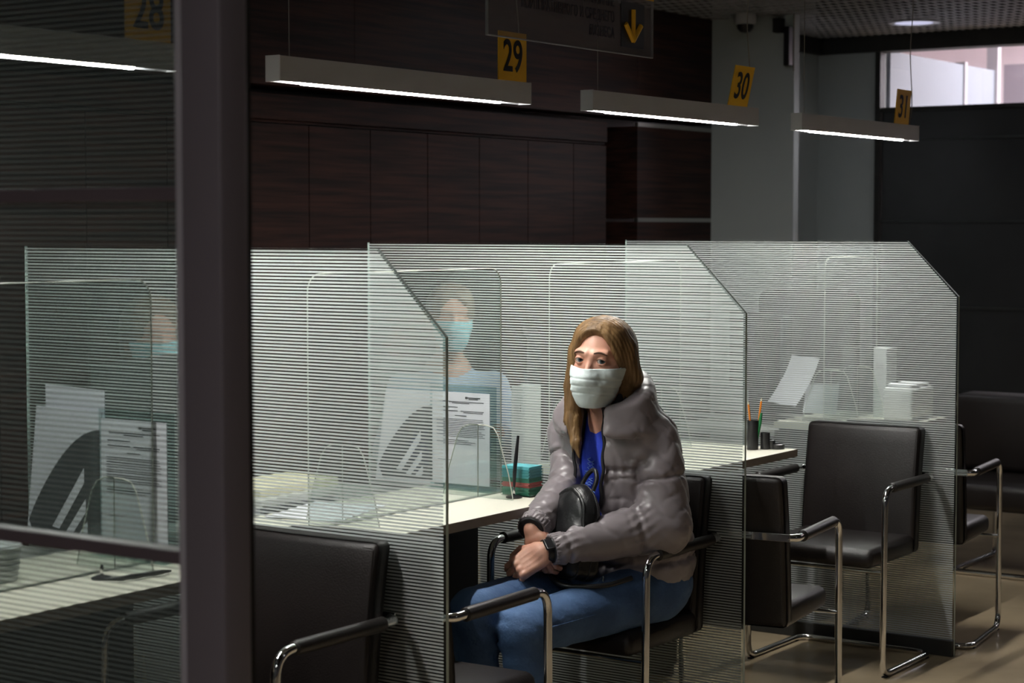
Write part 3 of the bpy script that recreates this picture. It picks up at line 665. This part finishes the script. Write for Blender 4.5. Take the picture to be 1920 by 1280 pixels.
# ---- head in its own frame: x forward, y to the person's left, z up, origin between the ears
def head_sdf(P):
    d = ell(P, (-.012, 0, .038), (.090, .073, .082))
    d = smin(d, ell(P, (.022, 0, -.018), (.066, .061, .088)), .03)
    d = smin(d, ell(P, (.050, 0, -.068), (.036, .040, .036)), .025)          # jaw
    d = smin(d, ell(P, (.074, 0, -.088), (.018, .021, .017)), .018)          # chin
    for s in (1, -1):
        d = smin(d, ell(P, (.052, s*.038, -.022), (.026, .022, .022)), .02)   # cheek
        d = smin(d, rc(P, (.084, s*.012, .036), (.073, s*.042, .040), .008, .007), .014)  # brow ridge
        d = smax(d, -ell(P, (.094, s*.0315, .019), (.016, .0160, .0088)), .010)  # socket
        d = smin(d, ell(P, (-.010, s*.073, -.004), (.016, .007, .028)), .006)  # ear
    d = smin(d, rc(P, (.084, 0, .020), (.108, 0, -.026), .0065, .0105), .010)  # nose
    for s in (1, -1):
        d = smin(d, ell(P, (.096, s*.011, -.028), (.010, .007, .007)), .006)
        q = P-np.array([.0740, s*.0315, .0195]); rr = np.linalg.norm(q, axis=1)
        lid = np.maximum(np.abs(rr-.0136)-.0013, -(np.abs(q[:, 2]+.0003)-.0060*np.clip(1-(q[:, 1]/.0135)**2, 0, 1))*np.where(q[:, 0] > 0, 1, -1))
        d = smin(d, np.where(q[:, 0] > -.002, lid, 1), .0025)
    d = smin(d, ell(P, (.088, 0, -.052), (.010, .023, .006)), .006); d = smin(d, ell(P, (.086, 0, -.062), (.009, .019, .006)), .005)
    return d
def mask_sdf(P):
    b = head_sdf(P); b = smin(b, ell(P, (.085, 0, -.045), (.030, .036, .048)), .035)
    b = smin(b, rc(P, (.085, 0, -.002), (.108, 0, -.030), .006, .012), .03)
    pl = sum(.0016*np.exp(-(((P[:, 2]+z0+.35*(.1-P[:, 0])*.25)/.0026)**2)) for z0 in (.028, .047, .066))
    b = b-.0045+pl+.0012*wob(P, 60, 5)
    reg = rbox(P, (.075, 0, -.0525), (.062, .085, .0535), .006)
    sh = np.abs(b)-.0021; reg = np.maximum(reg, (np.abs(P[:, 1])-(.036+.95*(P[:, 2]+.105)))*.7)
    return np.maximum(sh, np.maximum(reg, -(P[:, 0]-.018+.25*(P[:, 2]+.05))))
def eyes(parent, to, hd, gaze):
    for s in (1, -1):
        c = np.array([.0740, s*.0315, .0195]); r = .0126; v = []; f = []; mi = []; n = 20; g_ = np.array(gaze)/np.linalg.norm(gaze)
        for i in range(n+1):
            for j in range(2*n):
                a = math.pi*i/n; b = math.pi*j/n; v.append([math.cos(a), math.sin(a)*math.cos(b), math.sin(a)*math.sin(b)])
        v = np.array(v); q = Vector((1, 0, 0)).rotation_difference(Vector(g_)); Rm = np.array(q.to_matrix()); v = v@Rm.T*r
        for i in range(n):
            for j in range(2*n):
                f.append((i*2*n+j, (i+1)*2*n+j, (i+1)*2*n+(j+1) % (2*n), i*2*n+(j+1) % (2*n))); mi.append(2 if i < 2 else 1 if i < 4 else 0)
        o = mk('eye', to(v+c), f, [M['eye'], M['iris'], M['pupil']], None, True, mi); bpy.context.view_layer.update(); o.parent = parent; o.matrix_parent_inverse = parent.matrix_world.inverted()
        # lids: thin rolls above and below the eyeball
        L = []
        for k in range(11):
            y = (k/10-.5)*.0235; z = .0060*(1-(y/.0135)**2)+.0002; L.append((.0740+math.sqrt(.01475**2-y*y-z*z), s*.0315+y, .0195+z))
        b = B().tube(to(np.array(L)), [.0004+.0007*math.sin(math.pi*k/10) for k in range(11)], 8); o = b.build('eyelid', M['brow'], None, True); bpy.context.view_layer.update(); o.parent = parent; o.matrix_parent_inverse = parent.matrix_world.inverted()
        L = [(.0905-.012*(k/8)**2, s*(.014+.034*k/8), .0400+.0050*math.sin(math.pi*(k/8))-.004*k/8) for k in range(9)]
        L = [(x+.0008, y, z) for x, y, z in L]
        b = B().tube(to(np.array(L)), [.0012+.0016*math.sin(math.pi*(k+1)/10) for k in range(9)], 8); o = b.build('eyebrow', M['brow'], None, True); bpy.context.view_layer.update(); o.parent = parent; o.matrix_parent_inverse = parent.matrix_world.inverted()
def hair_sdf(P, long=True):
    d = ell(P, (-.014, 0, .042), (.104, .087, .092))
    d = smin(d, ell(P, (-.040, 0, -.02), (.072, .080, .085)), .03)
    d = smin(d, ell(P, (.022, 0, .085), (.045, .062, .034)), .03)
    # opening for the face
    f = ell(P, (.115, 0, -.01), (.078, .060, .115))
    d = smax(d, -f, .012)
    d = np.maximum(d, -(P[:, 2]+.105+.4*(P[:, 0]+.02)))
    return d
# ---- the seated woman -------------------------------------------------------------
woman = tag(empty('person', (4.45, 2.75, 0)), 'seated person in a taupe puffer jacket, blue jeans and white mask, black bag in lap', 'person')
HC = np.array([4.375, 2.715, 1.128]); HR = rotm(PI+.16, .02, .03)
HR = rotm(PI+.14)@rotm(0, .02, -.05)
def toW(v): return np.asarray(v)@HR.T+HC
def hand(wrist, dirv, up, fingers, thumb, s=1.0, mir=1):
    """hand in its own frame: x along the fingers, z out of the back of the hand, y to the side of the thumb"""
    x = np.array(dirv, float); x /= np.linalg.norm(x); z = np.array(up, float); z -= x*(z@x); z /= np.linalg.norm(z); y = np.cross(z, x)
    R = np.stack([x, y, z], 1); caps = []
    for k, (yb, ln, bend_, spread) in enumerate(fingers):
        p = np.array([.078-.004*abs(k-1), yb, -.001]); a = 0; seg = [ln*.46, ln*.30, ln*.24]; r0 = .0086 if k < 3 else .0075
        a = 0
        for j, L in enumerate(seg):
            a += bend_[j]; q = p+L*np.array([math.cos(a), math.sin(spread)*math.cos(a), -math.sin(a)]); caps.append((k+1, p.copy(), q.copy(), r0-.0009*j, r0-.0009*(j+1))); p = q
    for j, (p, q, ra, rb) in enumerate(thumb): caps.append((9, np.array(p), np.array(q), ra, rb))
    def fn(P):
        Q = ((P-np.array(wrist))@R)/s*np.array([1, mir, 1])
        d = rc(Q, (-.010, 0, 0), (.004, 0, 0), .0225, .0215)
        palm = rbox(Q, (.042, 0, -.002), (.044, .036, .0135), .0125); palm = smin(palm, ell(Q, (.030, .022, -.008), (.032, .016, .014)), .012)
        d = smin(d, palm, .022)
        for y_ in (.027, .009, -.009, -.026): d = smin(d, ell(Q, (.078, y_, .006), (.010, .0085, .0085)), .006)
        for k in set(c[0] for c in caps):
            f = sm([rc(Q, c[1], c[2], c[3], c[4]) for c in caps if c[0] == k], .003); d = smin(d, f, .0055 if k != 9 else .010)
        for y_ in (.018, 0, -.017): d = d-.0008*np.exp(-((Q[:, 1]-y_*.8)/.003)**2)*(Q[:, 2] > 0)*np.clip(1-np.abs(Q[:, 0]-.04)/.04, 0, 1)
        return d*s
    return fn
# joints
LS, LE, LW_ = np.array([4.465, 2.60, .915]), np.array([4.43, 2.555, .700]), np.array([4.145, 2.722, .660])
RS, RE, RW = np.array([4.455, 2.865, .925]), np.array([4.42, 2.83, .81]), np.array([4.150, 2.790, .708])
# body: head, neck, hands and the limbs inside the clothes, one mesh
hd = blob('body', lambda P: smin(head_sdf(P), rc(P, (-.028, 0, -.06), (-.05, 0, -.19), .047, .052), .03), (-.13, -.10, -.21), (.14, .10, .14), .0019, M['skin'], None, HC, HR)
fl = [(.027, .062, (.55, .75, .5), .05), (.009, .068, (.60, .75, .5), .0), (-.009, .063, (.68, .75, .5), -.04), (-.026, .050, (.75, .75, .5), -.08)]
th = [((.012, .028, -.010), (.045, .050, -.018), .0115, .0095), ((.045, .050, -.018), (.072, .052, -.030), .0095, .0075)]
lh = hand(LW_+np.array([-.020, .016, -.006]), (-.56, .58, -.48), (-.62, -.45, .62), fl, th, 1.0, -1)
rh = hand(RW+np.array([-.003, -.008, -.02]), (-.12, -.42, -.88), (-.88, .05, .20), fl, th, .95)
def hands(P): return smin(smin(lh(P), rc(P, LW_, LW_*.75+LE*.25, .023, .028), .01), 9, .01)
l_ = blob('lh', hands, LW_-.15, LW_+.12, .0021, M['skin'])
r_ = blob('rh', lambda P: smin(rh(P), rc(P, RW, RW*.75+RE*.25, .023, .028), .01), RW-.15, RW+.12, .0021, M['skin'])
PEL = np.array([4.53, 2.72, .50])
LK, RK = np.array([3.965, 2.695, .478]), np.array([3.905, 2.805, .528])
LH, RH = np.array([4.50, 2.625, .505]), np.array([4.52, 2.815, .505])
LF, RF = np.array([4.02, 2.69, .07]), np.array([3.98, 2.83, .09])
def core(P):
    d = sm([ell(P, (4.53, 2.72, .56), (.11, .15, .12)), ell(P, (4.50, 2.72, .74), (.09, .13, .18)), ell(P, (4.475, 2.725, .90), (.085, .15, .12))], .05)
    d = sm([d, rc(P, (4.44, 2.725, .95), HC+np.array([.035, 0, -.09]), .055, .045), rc(P, LS, LE, .045, .038), rc(P, LE, LW_, .036, .024), rc(P, RS, RE, .045, .038), rc(P, RE, RW, .036, .024)], .03)
    return sm([d, rc(P, LH, LK, .07, .05), rc(P, RH, RK, .07, .05), rc(P, LK, LF, .045, .032), rc(P, RK, RF, .045, .032)], .03)
c_ = blob('core', core, (3.9, 2.4, .02), (4.75, 3.1, 1.05), .014, M['skin'])
body = join([hd, l_, r_, c_]); bpy.context.view_layer.update(); body.parent = woman; body.matrix_parent_inverse = woman.matrix_world.inverted()
gz = np.array([0, 0, 1.5])-HC; gz = HR.T@gz
eyes(woman, toW, None, gz)
blob('face_mask', mask_sdf, (.0, -.09, -.12), (.16, .09, .02), .0018, M['mask'], woman, HC, HR)
b = B()
for s in (1, -1):
    for za, zb in ((-.006, .012),):
        o = W(woman, B().tube(toW(np.array([(.050, s*.064, za), (.028, s*.069, (za+zb)/2), (-.004, s*.072, zb)])), .0011, 6), 'ear_loop', M['mask'])
# hair: cap with fine strands, one long lock in front, the rest tucked into the collar
def hair(P):
    y = P[:, 1]; part = .020
    d = hair_sdf(P)
    d = smax(d, -ell(P, (.03, part, .150), (.07, .0025, .012)), .01)
    # her right lock falls over the chest
    lock = sm([rc(P, (.035, -.066, .035), (.030, -.074, -.06), .018, .020), rc(P, (.030, -.074, -.06), (.045, -.060, -.15), .020, .024), rc(P, (.045, -.060, -.15), (.072, -.036, -.205), .022, .013), rc(P, (.072, -.036, -.205), (.084, -.018, -.245), .013, .002), rc(P, (.02, -.072, -.03), (.035, -.060, -.20), .020, .010), rc(P, (.04, -.06, -.17), (.055, -.052, -.235), .013, .002)], .012)
    lock2 = sm([rc(P, (-.004, .074, .05), (-.030, .078, -.03), .020, .024), rc(P, (-.030, .078, -.03), (-.048, .052, -.11), .024, .018)], .02)
    d = sm([d, lock, lock2, ell(P, (-.05, 0, -.09), (.055, .075, .07))], .022)
    f = sm([ell(P, (.096, .012, -.035), (.088, .076, .100)), ell(P, (.112, .006, .048), (.066, .052, .060))], .03); d = smax(d, -f, .008)
    w_ = wob(P, 22, 9)
    lo = np.clip((-.03-P[:, 2])/.05, 0, 1); q_ = (P[:, 0]+P[:, 2]*.20)*420+(y+.15*P[:, 2])*460
    st = (1-lo)*(.55*np.sin(f*620+2.2*w_)+.35*np.sin(f*1500+3*w_))+lo*(.6*np.sin(q_+.8*w_)+.35*np.sin(q_*2.3+1.2*w_))+.3*wob(P*np.array([1, 1, .15]), 130, 12)
    return d+.0013*st
blob('hair', hair, (-.14, -.115, -.26), (.14, .125, .15), .0026, M['hair'], woman, HC, HR)
# ---- puffer jacket
def arm(P, a, b, c, ra, rb, rc_, sd):
    d1 = rc(P, a, b, ra, rb); d2 = rc(P, b, c, rb, rc_); d = smin(d1, d2, .03)
    t1 = rct(P, a, b); t2 = rct(P, b, c)
    ga = np.sin(P[:, 0]*210+P[:, 2]*120+3*wob(P, 14, sd)); gb = np.sin(P[:, 2]*240+P[:, 1]*150+3*wob(P, 14, sd))
    for t0 in (.42,):
        e = (t1-t0-.06*wob(P, 10, sd)); d = d+(.010*np.exp(-(e/.028)**2)+.0022*np.exp(-(e/.16)**2)*ga)*(d2 > d1-.004)
    for t0 in (.30, .97):
        e = (t2-t0-.04*wob(P, 12, sd+3)); d = d+(.007*np.exp(-(e/.022)**2)+.0022*np.exp(-(e/.13)**2)*gb)*(d1 > d2-.004)
    return d
def folds(P, sd, a=.0045):
    """soft cloth swells with sharp valley creases running across the limbs"""
    r = np.random.RandomState(sd); w0 = wob(P, 7, sd+2); w1 = wob(P, 13, sd+5); o = a*.9*w0
    for k, (n, fq) in enumerate((((.55, -.35, .75), 62), ((-.5, .2, .85), 78), ((.8, .5, .35), 70))):
        s_ = np.sin((P@np.array(n))*fq+1.5*w1+2.4*w0+k*2.1); g = np.clip(.45+.9*wob(P, 6, sd+9+k), 0, 1)
        o = o+a*1.1*g*(1-np.abs(s_))**5-a*.12*g*np.abs(s_)
    return o
def torso(P):
    d = sm([ell(P, (4.52, 2.715, .60), (.150, .195, .17)), ell(P, (4.50, 2.715, .76), (.140, .185, .17)), ell(P, (4.47, 2.72, .905), (.120, .18, .125)), rc(P, LS+np.array([0, .02, .005]), RS+np.array([0, -.02, .005]), .062, .062)], .06)
    an = np.arctan2(P[:, 1]-2.72, P[:, 0]-4.5)
    for z0 in (.60, .735, .86):
        e = P[:, 2]-z0-.10*(P[:, 0]-4.5)-.006*wob(P, 9, 4); d = d+.011*np.exp(-(e/.0075)**2)+.0024*np.exp(-(e/.028)**2)*np.sin(an*34+3*wob(P, 12, 7))
    return d
NK = np.array([4.425, 2.718, 1.03])
def collar(P):
    # standing padded collar, open at the front
    q = P-NK; th_ = np.arctan2(q[:, 1]+.0, -q[:, 0]); r = np.hypot(q[:, 0]*1.0, q[:, 1]*.92); back = .5-.5*np.cos(th_)
    top = -.012+.100*back; z = q[:, 2]-.0
    rr = .078+.014*back+.35*np.clip(-z, -.1, .1)*.5+.024*(1-back)
    h = np.abs(z-(top-.09)/2)-(top+.09)/2+.018; dd = np.stack([np.abs(r-rr)-.006, h], 1)
    d = np.linalg.norm(np.maximum(dd, 0), axis=1)+np.minimum(dd.max(axis=1), 0)-.019
    gap = np.abs(th_+.05)-.34
    return smax(d, -gap*r*-1 if False else (.34-np.abs(th_+.05))*r, .012)
def jacket(P):
    dt = torso(P); da = np.minimum(arm(P, LS, LE, LW_*.93+LE*.07, .070, .074, .045, 11), arm(P, RS, RE, RW*.93+RE*.07, .068, .062, .045, 21))
    d = smin(dt, da, .010)+.009*np.exp(-((dt-da)/.009)**2)*np.clip((.985-P[:, 2])/.05, 0, 1)
    d = smin(d, smin(collar(P), ell(P, (4.375, 2.822, .980), (.042, .046, .048)), .02), .014)
    d = d+folds(P, 31)*(1-.5*np.clip((P[:, 2]-.96)/.04, 0, 1))
    # open front: wedge cut from the throat to the lap
    F0 = np.array([4.30, 2.738, 1.03]); F1 = np.array([4.33, 2.745, .72])
    t_ = np.clip((1.03-P[:, 2])/.31, 0, 1.2); yc = 2.742+.0*t_; hw = .036+.012*np.sin(t_*3)-.012*t_
    cut = np.maximum(np.abs(P[:, 1]-yc-.10*(P[:, 0]-4.35))-hw, P[:, 0]-4.435)
    cut = np.maximum(cut, .70-P[:, 2]); d = smax(d, -cut, .008)
    inner = sm([ell(P, (4.49, 2.72, .86), (.105, .16, .20)), rc(P, (4.44, 2.72, .93), (4.44, 2.72, 1.15), .072, .074)], .03); d = smax(d, -inner, .006)
    for wv, ev in ((LW_, LE), (RW, RE)):
        ax_ = (ev-wv)/np.linalg.norm(ev-wv); d = smax(d, -rc(P, wv-ax_*.05, wv+ax_*.035, .030, .027), .006)
    d = smax(d, .515+.05*(4.6-P[:, 0])-.03*(2.72-P[:, 1])-P[:, 2], .01)         # hem
    return d
blob('puffer_jacket', jacket, (4.08, 2.38, .49), (4.74, 3.02, 1.17), .0052, M['jacket'], woman)
blob('jacket_lining', lambda P: np.maximum(np.minimum(.040-np.abs(P[:, 1]-2.742), 4.435-P[:, 0]), np.maximum(sm([ell(P, (4.49, 2.72, .86), (.110, .165, .205)), rc(P, (4.44, 2.72, .93), (4.44, 2.72, 1.10), .078, .076)], .03), -sm([ell(P, (4.49, 2.72, .86), (.104, .159, .199)), rc(P, (4.44, 2.72, .93), (4.44, 2.72, 1.2), .071, .070)], .03))), (4.34, 2.52, .66), (4.64, 2.92, 1.10), .006, M['lining'], woman)
# front edges with zip
for s in (1, -1):
    pts = []
    for k in range(16):
        z = 1.045-.33*k/15; t_ = min(1, max(0, (1.03-z)/.31)); y = 2.742+s*(.040+.012*math.sin(t_*3)-.012*t_); x = 4.362-.012*math.sin(t_*2.6); pts.append((x, y+.10*(x-4.35)+.004*math.sin(k*1.9), z))
    W(woman, B().tube(bend(pts, .01, 3), .0048, 8), 'front_zip_edge', M['lining'], True)
# ribbed cuffs
def cuff(c, a, r, rib=.0016, n=26):
    c = np.array(c); x = np.array(a, float); x /= np.linalg.norm(x); y = np.cross(x, (0, 0, 1)); y /= np.linalg.norm(y); z = np.cross(x, y); R = np.stack([x, y, z], 1)
    def fn(P):
        q = (P-c)@R; rr = np.hypot(q[:, 1], q[:, 2]); an = np.arctan2(q[:, 2], q[:, 1])
        d = np.maximum(np.abs(rr-r-rib*np.cos(an*n))-.0055, np.abs(q[:, 0])-.017); return d-.0015
    return fn
for wv, ev in ((LW_, LE), (RW, RE)):
    ax = (ev-wv)/np.linalg.norm(ev-wv); c0 = wv+ax*.012
    blob('cuff', cuff(c0, ax, .034), c0-.065, c0+.065, .0024, M['jacket'], woman)
    blob('inner_cuff', cuff(c0-ax*.004, ax, .0285, 0), c0-.06, c0+.06, .0026, M['lining'], woman)
# zip pulls at the hem
W(woman, B().tube([(4.262, 2.640, .580), (4.258, 2.638, .560)], .002, 8), 'zip_pull', M['chrome'])
k = [(4.256, 2.638+.007*math.sin(j*.785), .553+.007*math.cos(j*.785)) for j in range(9)]; W(woman, B().tube(k, .0012, 6), 'zip_ring', M['chrome'])
# t-shirt
blob('t_shirt', lambda P: np.maximum(sm([ell(P, (4.485, 2.735, .84), (.122, .105, .20)), rc(P, (4.455, 2.72, .93), (4.43, 2.72, 1.02), .060, .058)], .04)+folds(P, 51, .002), P[:, 2]-1.015-.25*(P[:, 0]-4.4)), (4.33, 2.54, .62), (4.64, 2.90, 1.08), .005, M['tshirt'], woman)
b = B(); r = random.Random(2)
for (y, z, h_, w_) in ((2.747, .862, .030, .010), (2.736, .858, .022, .008), (2.752, .835, .014, .02), (2.742, .812, .02, .012), (2.752, .800, .022, .010), (2.735, .782, .018, .014)):
    x = 4.363
    n = 8; pts = [(x-.0025, y+w_*math.sin(k*2.1)*.6, z+h_*(k/n-.5)) for k in range(n+1)]; b.tube(pts, .0011, 5)
W(woman, b, 'shirt_print', M['print'])
# watch
ax = (LE-LW_)/np.linalg.norm(LE-LW_); wc = LW_-ax*.014
upv = np.array([-.55, -.50, .67]); upv -= ax*(upv@ax); upv /= np.linalg.norm(upv); sd = np.cross(upv, ax); WR = np.stack([ax, sd, upv], 1)
def strap(P):
    q = (P-wc)@WR; return np.maximum(np.abs(np.hypot(q[:, 1]*.92, q[:, 2])-.0262)-.0016, np.abs(q[:, 0])-.011)-.0008
blob('watch_strap', strap, wc-.045, wc+.045, .0018, M['black'], woman)
blob('smartwatch', lambda P: rbox(P, wc+upv*.0285, (.0185, .0165, .0050), .0045, WR), wc-.065, wc+.065, .0015, M['black'], woman)
b = B(); p4 = [wc+upv*.0340+ax*a_*.0165+sd*c__*.0145 for a_, c__ in ((-1, -1), (1, -1), (1, 1), (-1, 1), (-1, -1))]; b.tube(p4, .0006, 6)
W(woman, b, 'watch_rim', M['steel'])
# jeans
def jeans(P):
    d = sm([ell(P, (4.535, 2.72, .525), (.135, .185, .105)), rc(P, LH, LK, .088, .062), rc(P, RH, RK, .086, .060)], .035)
    d = sm([d, rc(P, LK+np.array([.002, 0, -.006]), LF+np.array([0, 0, .04]), .062, .050), rc(P, RK+np.array([.002, 0, -.006]), RF+np.array([0, 0, .04]), .060, .050)], .012)
    kn = np.exp(-(np.minimum(np.linalg.norm(P-LK-(.06, 0, -.05), axis=1), np.linalg.norm(P-RK-(.06, 0, -.05), axis=1))/.09)**2)
    return d+folds(P, 61, .0022)+kn*.004*np.sin((P[:, 2]+P[:, 0]*.6)*150)
blob('jeans', jeans, (3.79, 2.50, .09), (4.72, 3.12, .66), .0058, M['jeans'], woman)
W(woman, B().tube([tuple(LH*(1-t_)+LK*t_+np.array([.0, -.083+.02*t_, .012])) for t_ in [k/12 for k in range(13)]], .0018, 6), 'seam', M['jeans'])
for nm, F_ in (('shoe', LF), ('shoe', RF)):
    blob(nm, lambda P: smax(sm([ell(P, F_+np.array([-.07, 0, -.032]), (.13, .044, .040)), rc(P, F_+np.array([.03, 0, -.03]), F_+np.array([0, 0, .02]), .042, .042)], .03), .001-P[:, 2], .004), F_-.23, F_+.13, .006, M['shoe'], woman)
# ---- black bag held on the lap
bag = tag(empty('handbag', (4.24, 2.70, .60)), 'small black leather backpack with loop handle held in the woman\'s lap', 'bag')
BR = rotm(-.35)@rotm(0, .20); BC = np.array([4.252, 2.728, .685])
def bagf(P):
    q = (P-BC)@BR; up_ = np.clip(q[:, 2]/.12, -1, 1)
    e = ell(P, BC+BR@np.array([0, 0, .035]), (.052, .083, .098), BR); lo_ = rbox(P, BC+BR@np.array([.0, 0, -.045]), (.052, .085, .07), .03, BR)
    d = smin(e, lo_, .03); return d+.0025*wob(P, 30, 8)
blob('bag_body', bagf, BC-.17, BC+.17, .0042, M['bag'], bag)
def band(x0, w_, t_): return lambda P: np.maximum(np.abs(bagf(P))-t_, np.abs(((P-BC)@BR)[:, 0]-x0)-w_)
blob('piping', band(-.030, .0028, .0034), BC-.17, BC+.17, .0018, M['bag'], bag)
blob('zipper', band(.008, .0022, .0018), BC-.17, BC+.17, .0022, M['black'], bag)
hp = [BC+BR@np.array([.015, -.035, .122]), BC+BR@np.array([.02, -.040, .155]), BC+BR@np.array([.025, -.015, .183]), BC+BR@np.array([.025, .016, .160]), BC+BR@np.array([.015, .020, .122])]
W(bag, B().tube(bend(hp, .03, 6), .0062, 10), 'handle', M['bag'], True)
hp = [BC+BR@np.array([-.05, .03, -.10]), BC+np.array([-.10, -.02, -.125]), BC+np.array([-.04, -.13, -.120]), BC+np.array([.05, -.15, -.11])]
W(bag, B().tube(bend(hp, .05, 6), [.007]*len(bend(hp, .05, 6)), 10), 'strap', M['bag'], True)
# ---- clerks behind the shields
def clerk(x, y, rz, z, mk_, cl, hr, label):
    t = tag(empty('person', (x, y, 0), rz), label, 'person')
    def to(v): return v
    h = blob('body', lambda P: smin(head_sdf(P), rc(P, (-.028, 0, -.06), (-.05, 0, -.19), .047, .052), .03), (-.13, -.10, -.21), (.14, .10, .14), .005, M['skin'])
    dz = z
    for v in h.data.vertices: v.co.z += dz
    def arms(P): return sm([rc(P, (-.05, s*.17, z-.24), (-.02, s*.21, z-.46), .045, .038) for s in (1, -1)]+[rc(P, (-.02, s*.21, z-.46), (.24, s*.12, z-.37), .036, .024) for s in (1, -1)]+[ell(P, (.28, s*.11, z-.375), (.055, .035, .016)) for s in (1, -1)]+[rc(P, (-.07, 0, z-.2), (-.06, 0, z-.60), .09, .10)]+[rc(P, (-.05, s*.08, z-.66), (.36, s*.10, z-.66), .07, .05) for s in (1, -1)]+[rc(P, (.36, s*.10, z-.66), (.36, s*.10, .05), .05, .035) for s in (1, -1)], .02)
    a_ = blob('a', arms, (-.25, -.3, .0), (.46, .3, z-.1), .012, M['skin']); h = join([h, a_]); h.parent = t
    def top(P):
        d = sm([ell(P, (-.06, 0, z-.50), (.12, .16, .20)), ell(P, (-.055, 0, z-.30), (.105, .18, .14)), rc(P, (-.05, .16, z-.245), (-.02, .22, z-.46), .062, .052), rc(P, (-.05, -.16, z-.245), (-.02, -.22, z-.46), .062, .052), rc(P, (-.02, .22, z-.46), (.20, .14, z-.39), .05, .04), rc(P, (-.02, -.22, z-.46), (.20, -.14, z-.39), .05, .04)], .03)
        return d+folds(P, 71, .003)
    blob('shirt', top, (-.25, -.32, z-.72), (.28, .32, z-.1), .009, M[cl], t)
    blob('trousers', lambda P: sm([ell(P, (-.05, 0, z-.65), (.13, .17, .10))]+[rc(P, (-.05, s*.08, z-.66), (.36, s*.10, z-.66), .085, .065) for s in (1, -1)]+[rc(P, (.36, s*.10, z-.66), (.36, s*.10, .06), .062, .05) for s in (1, -1)], .03), (-.25, -.25, .01), (.46, .25, z-.5), .012, M['dress'], t)
    m_ = blob('face_mask', mask_sdf, (.0, -.09, -.12), (.16, .09, .02), .004, M[mk_])
    for v in m_.data.vertices: v.co.z += z
    m_.parent = t
    h2 = blob('hair', lambda P: hair_sdf(P)+.001*wob(P, 120, 3), (-.14, -.115, -.15), (.14, .115, .15), .005, M[hr])
    for v in h2.data.vertices: v.co.z += z
    h2.parent = t
    for c in kids(t): c.matrix_parent_inverse = Matrix()
    return t
clerk(5.46, 4.02, -2.35, 1.17, 'bmask', 'shirt', 'dhair', 'person in a pale blue shirt and blue mask behind the partition, seen through the stripes')
clerk(3.99, 4.02, -2.0, 1.17, 'bmask', 'dress', 'dhair', 'person in grey behind the nearest striped partition, mostly hidden by the post')
for (x, y, lb) in ((5.53, 4.10, 'low stool under the person in the pale blue shirt'), (4.02, 4.12, 'low stool under the person in grey')):
    t = tag(empty('stool', (x, y, 0)), lb, 'stool')
    W(t, B().lathe([(.001, .40), (.17, .40), (.19, .42), (.17, .44), (.001, .44)], (x, y, 0), 24), 'seat', M['leather'], True); W(t, B().lathe([(.2, .002), (.2, .02), (.03, .03), (.025, .40), (.001, .40)], (x, y, 0), 24), 'pedestal', M['chrome'], True)
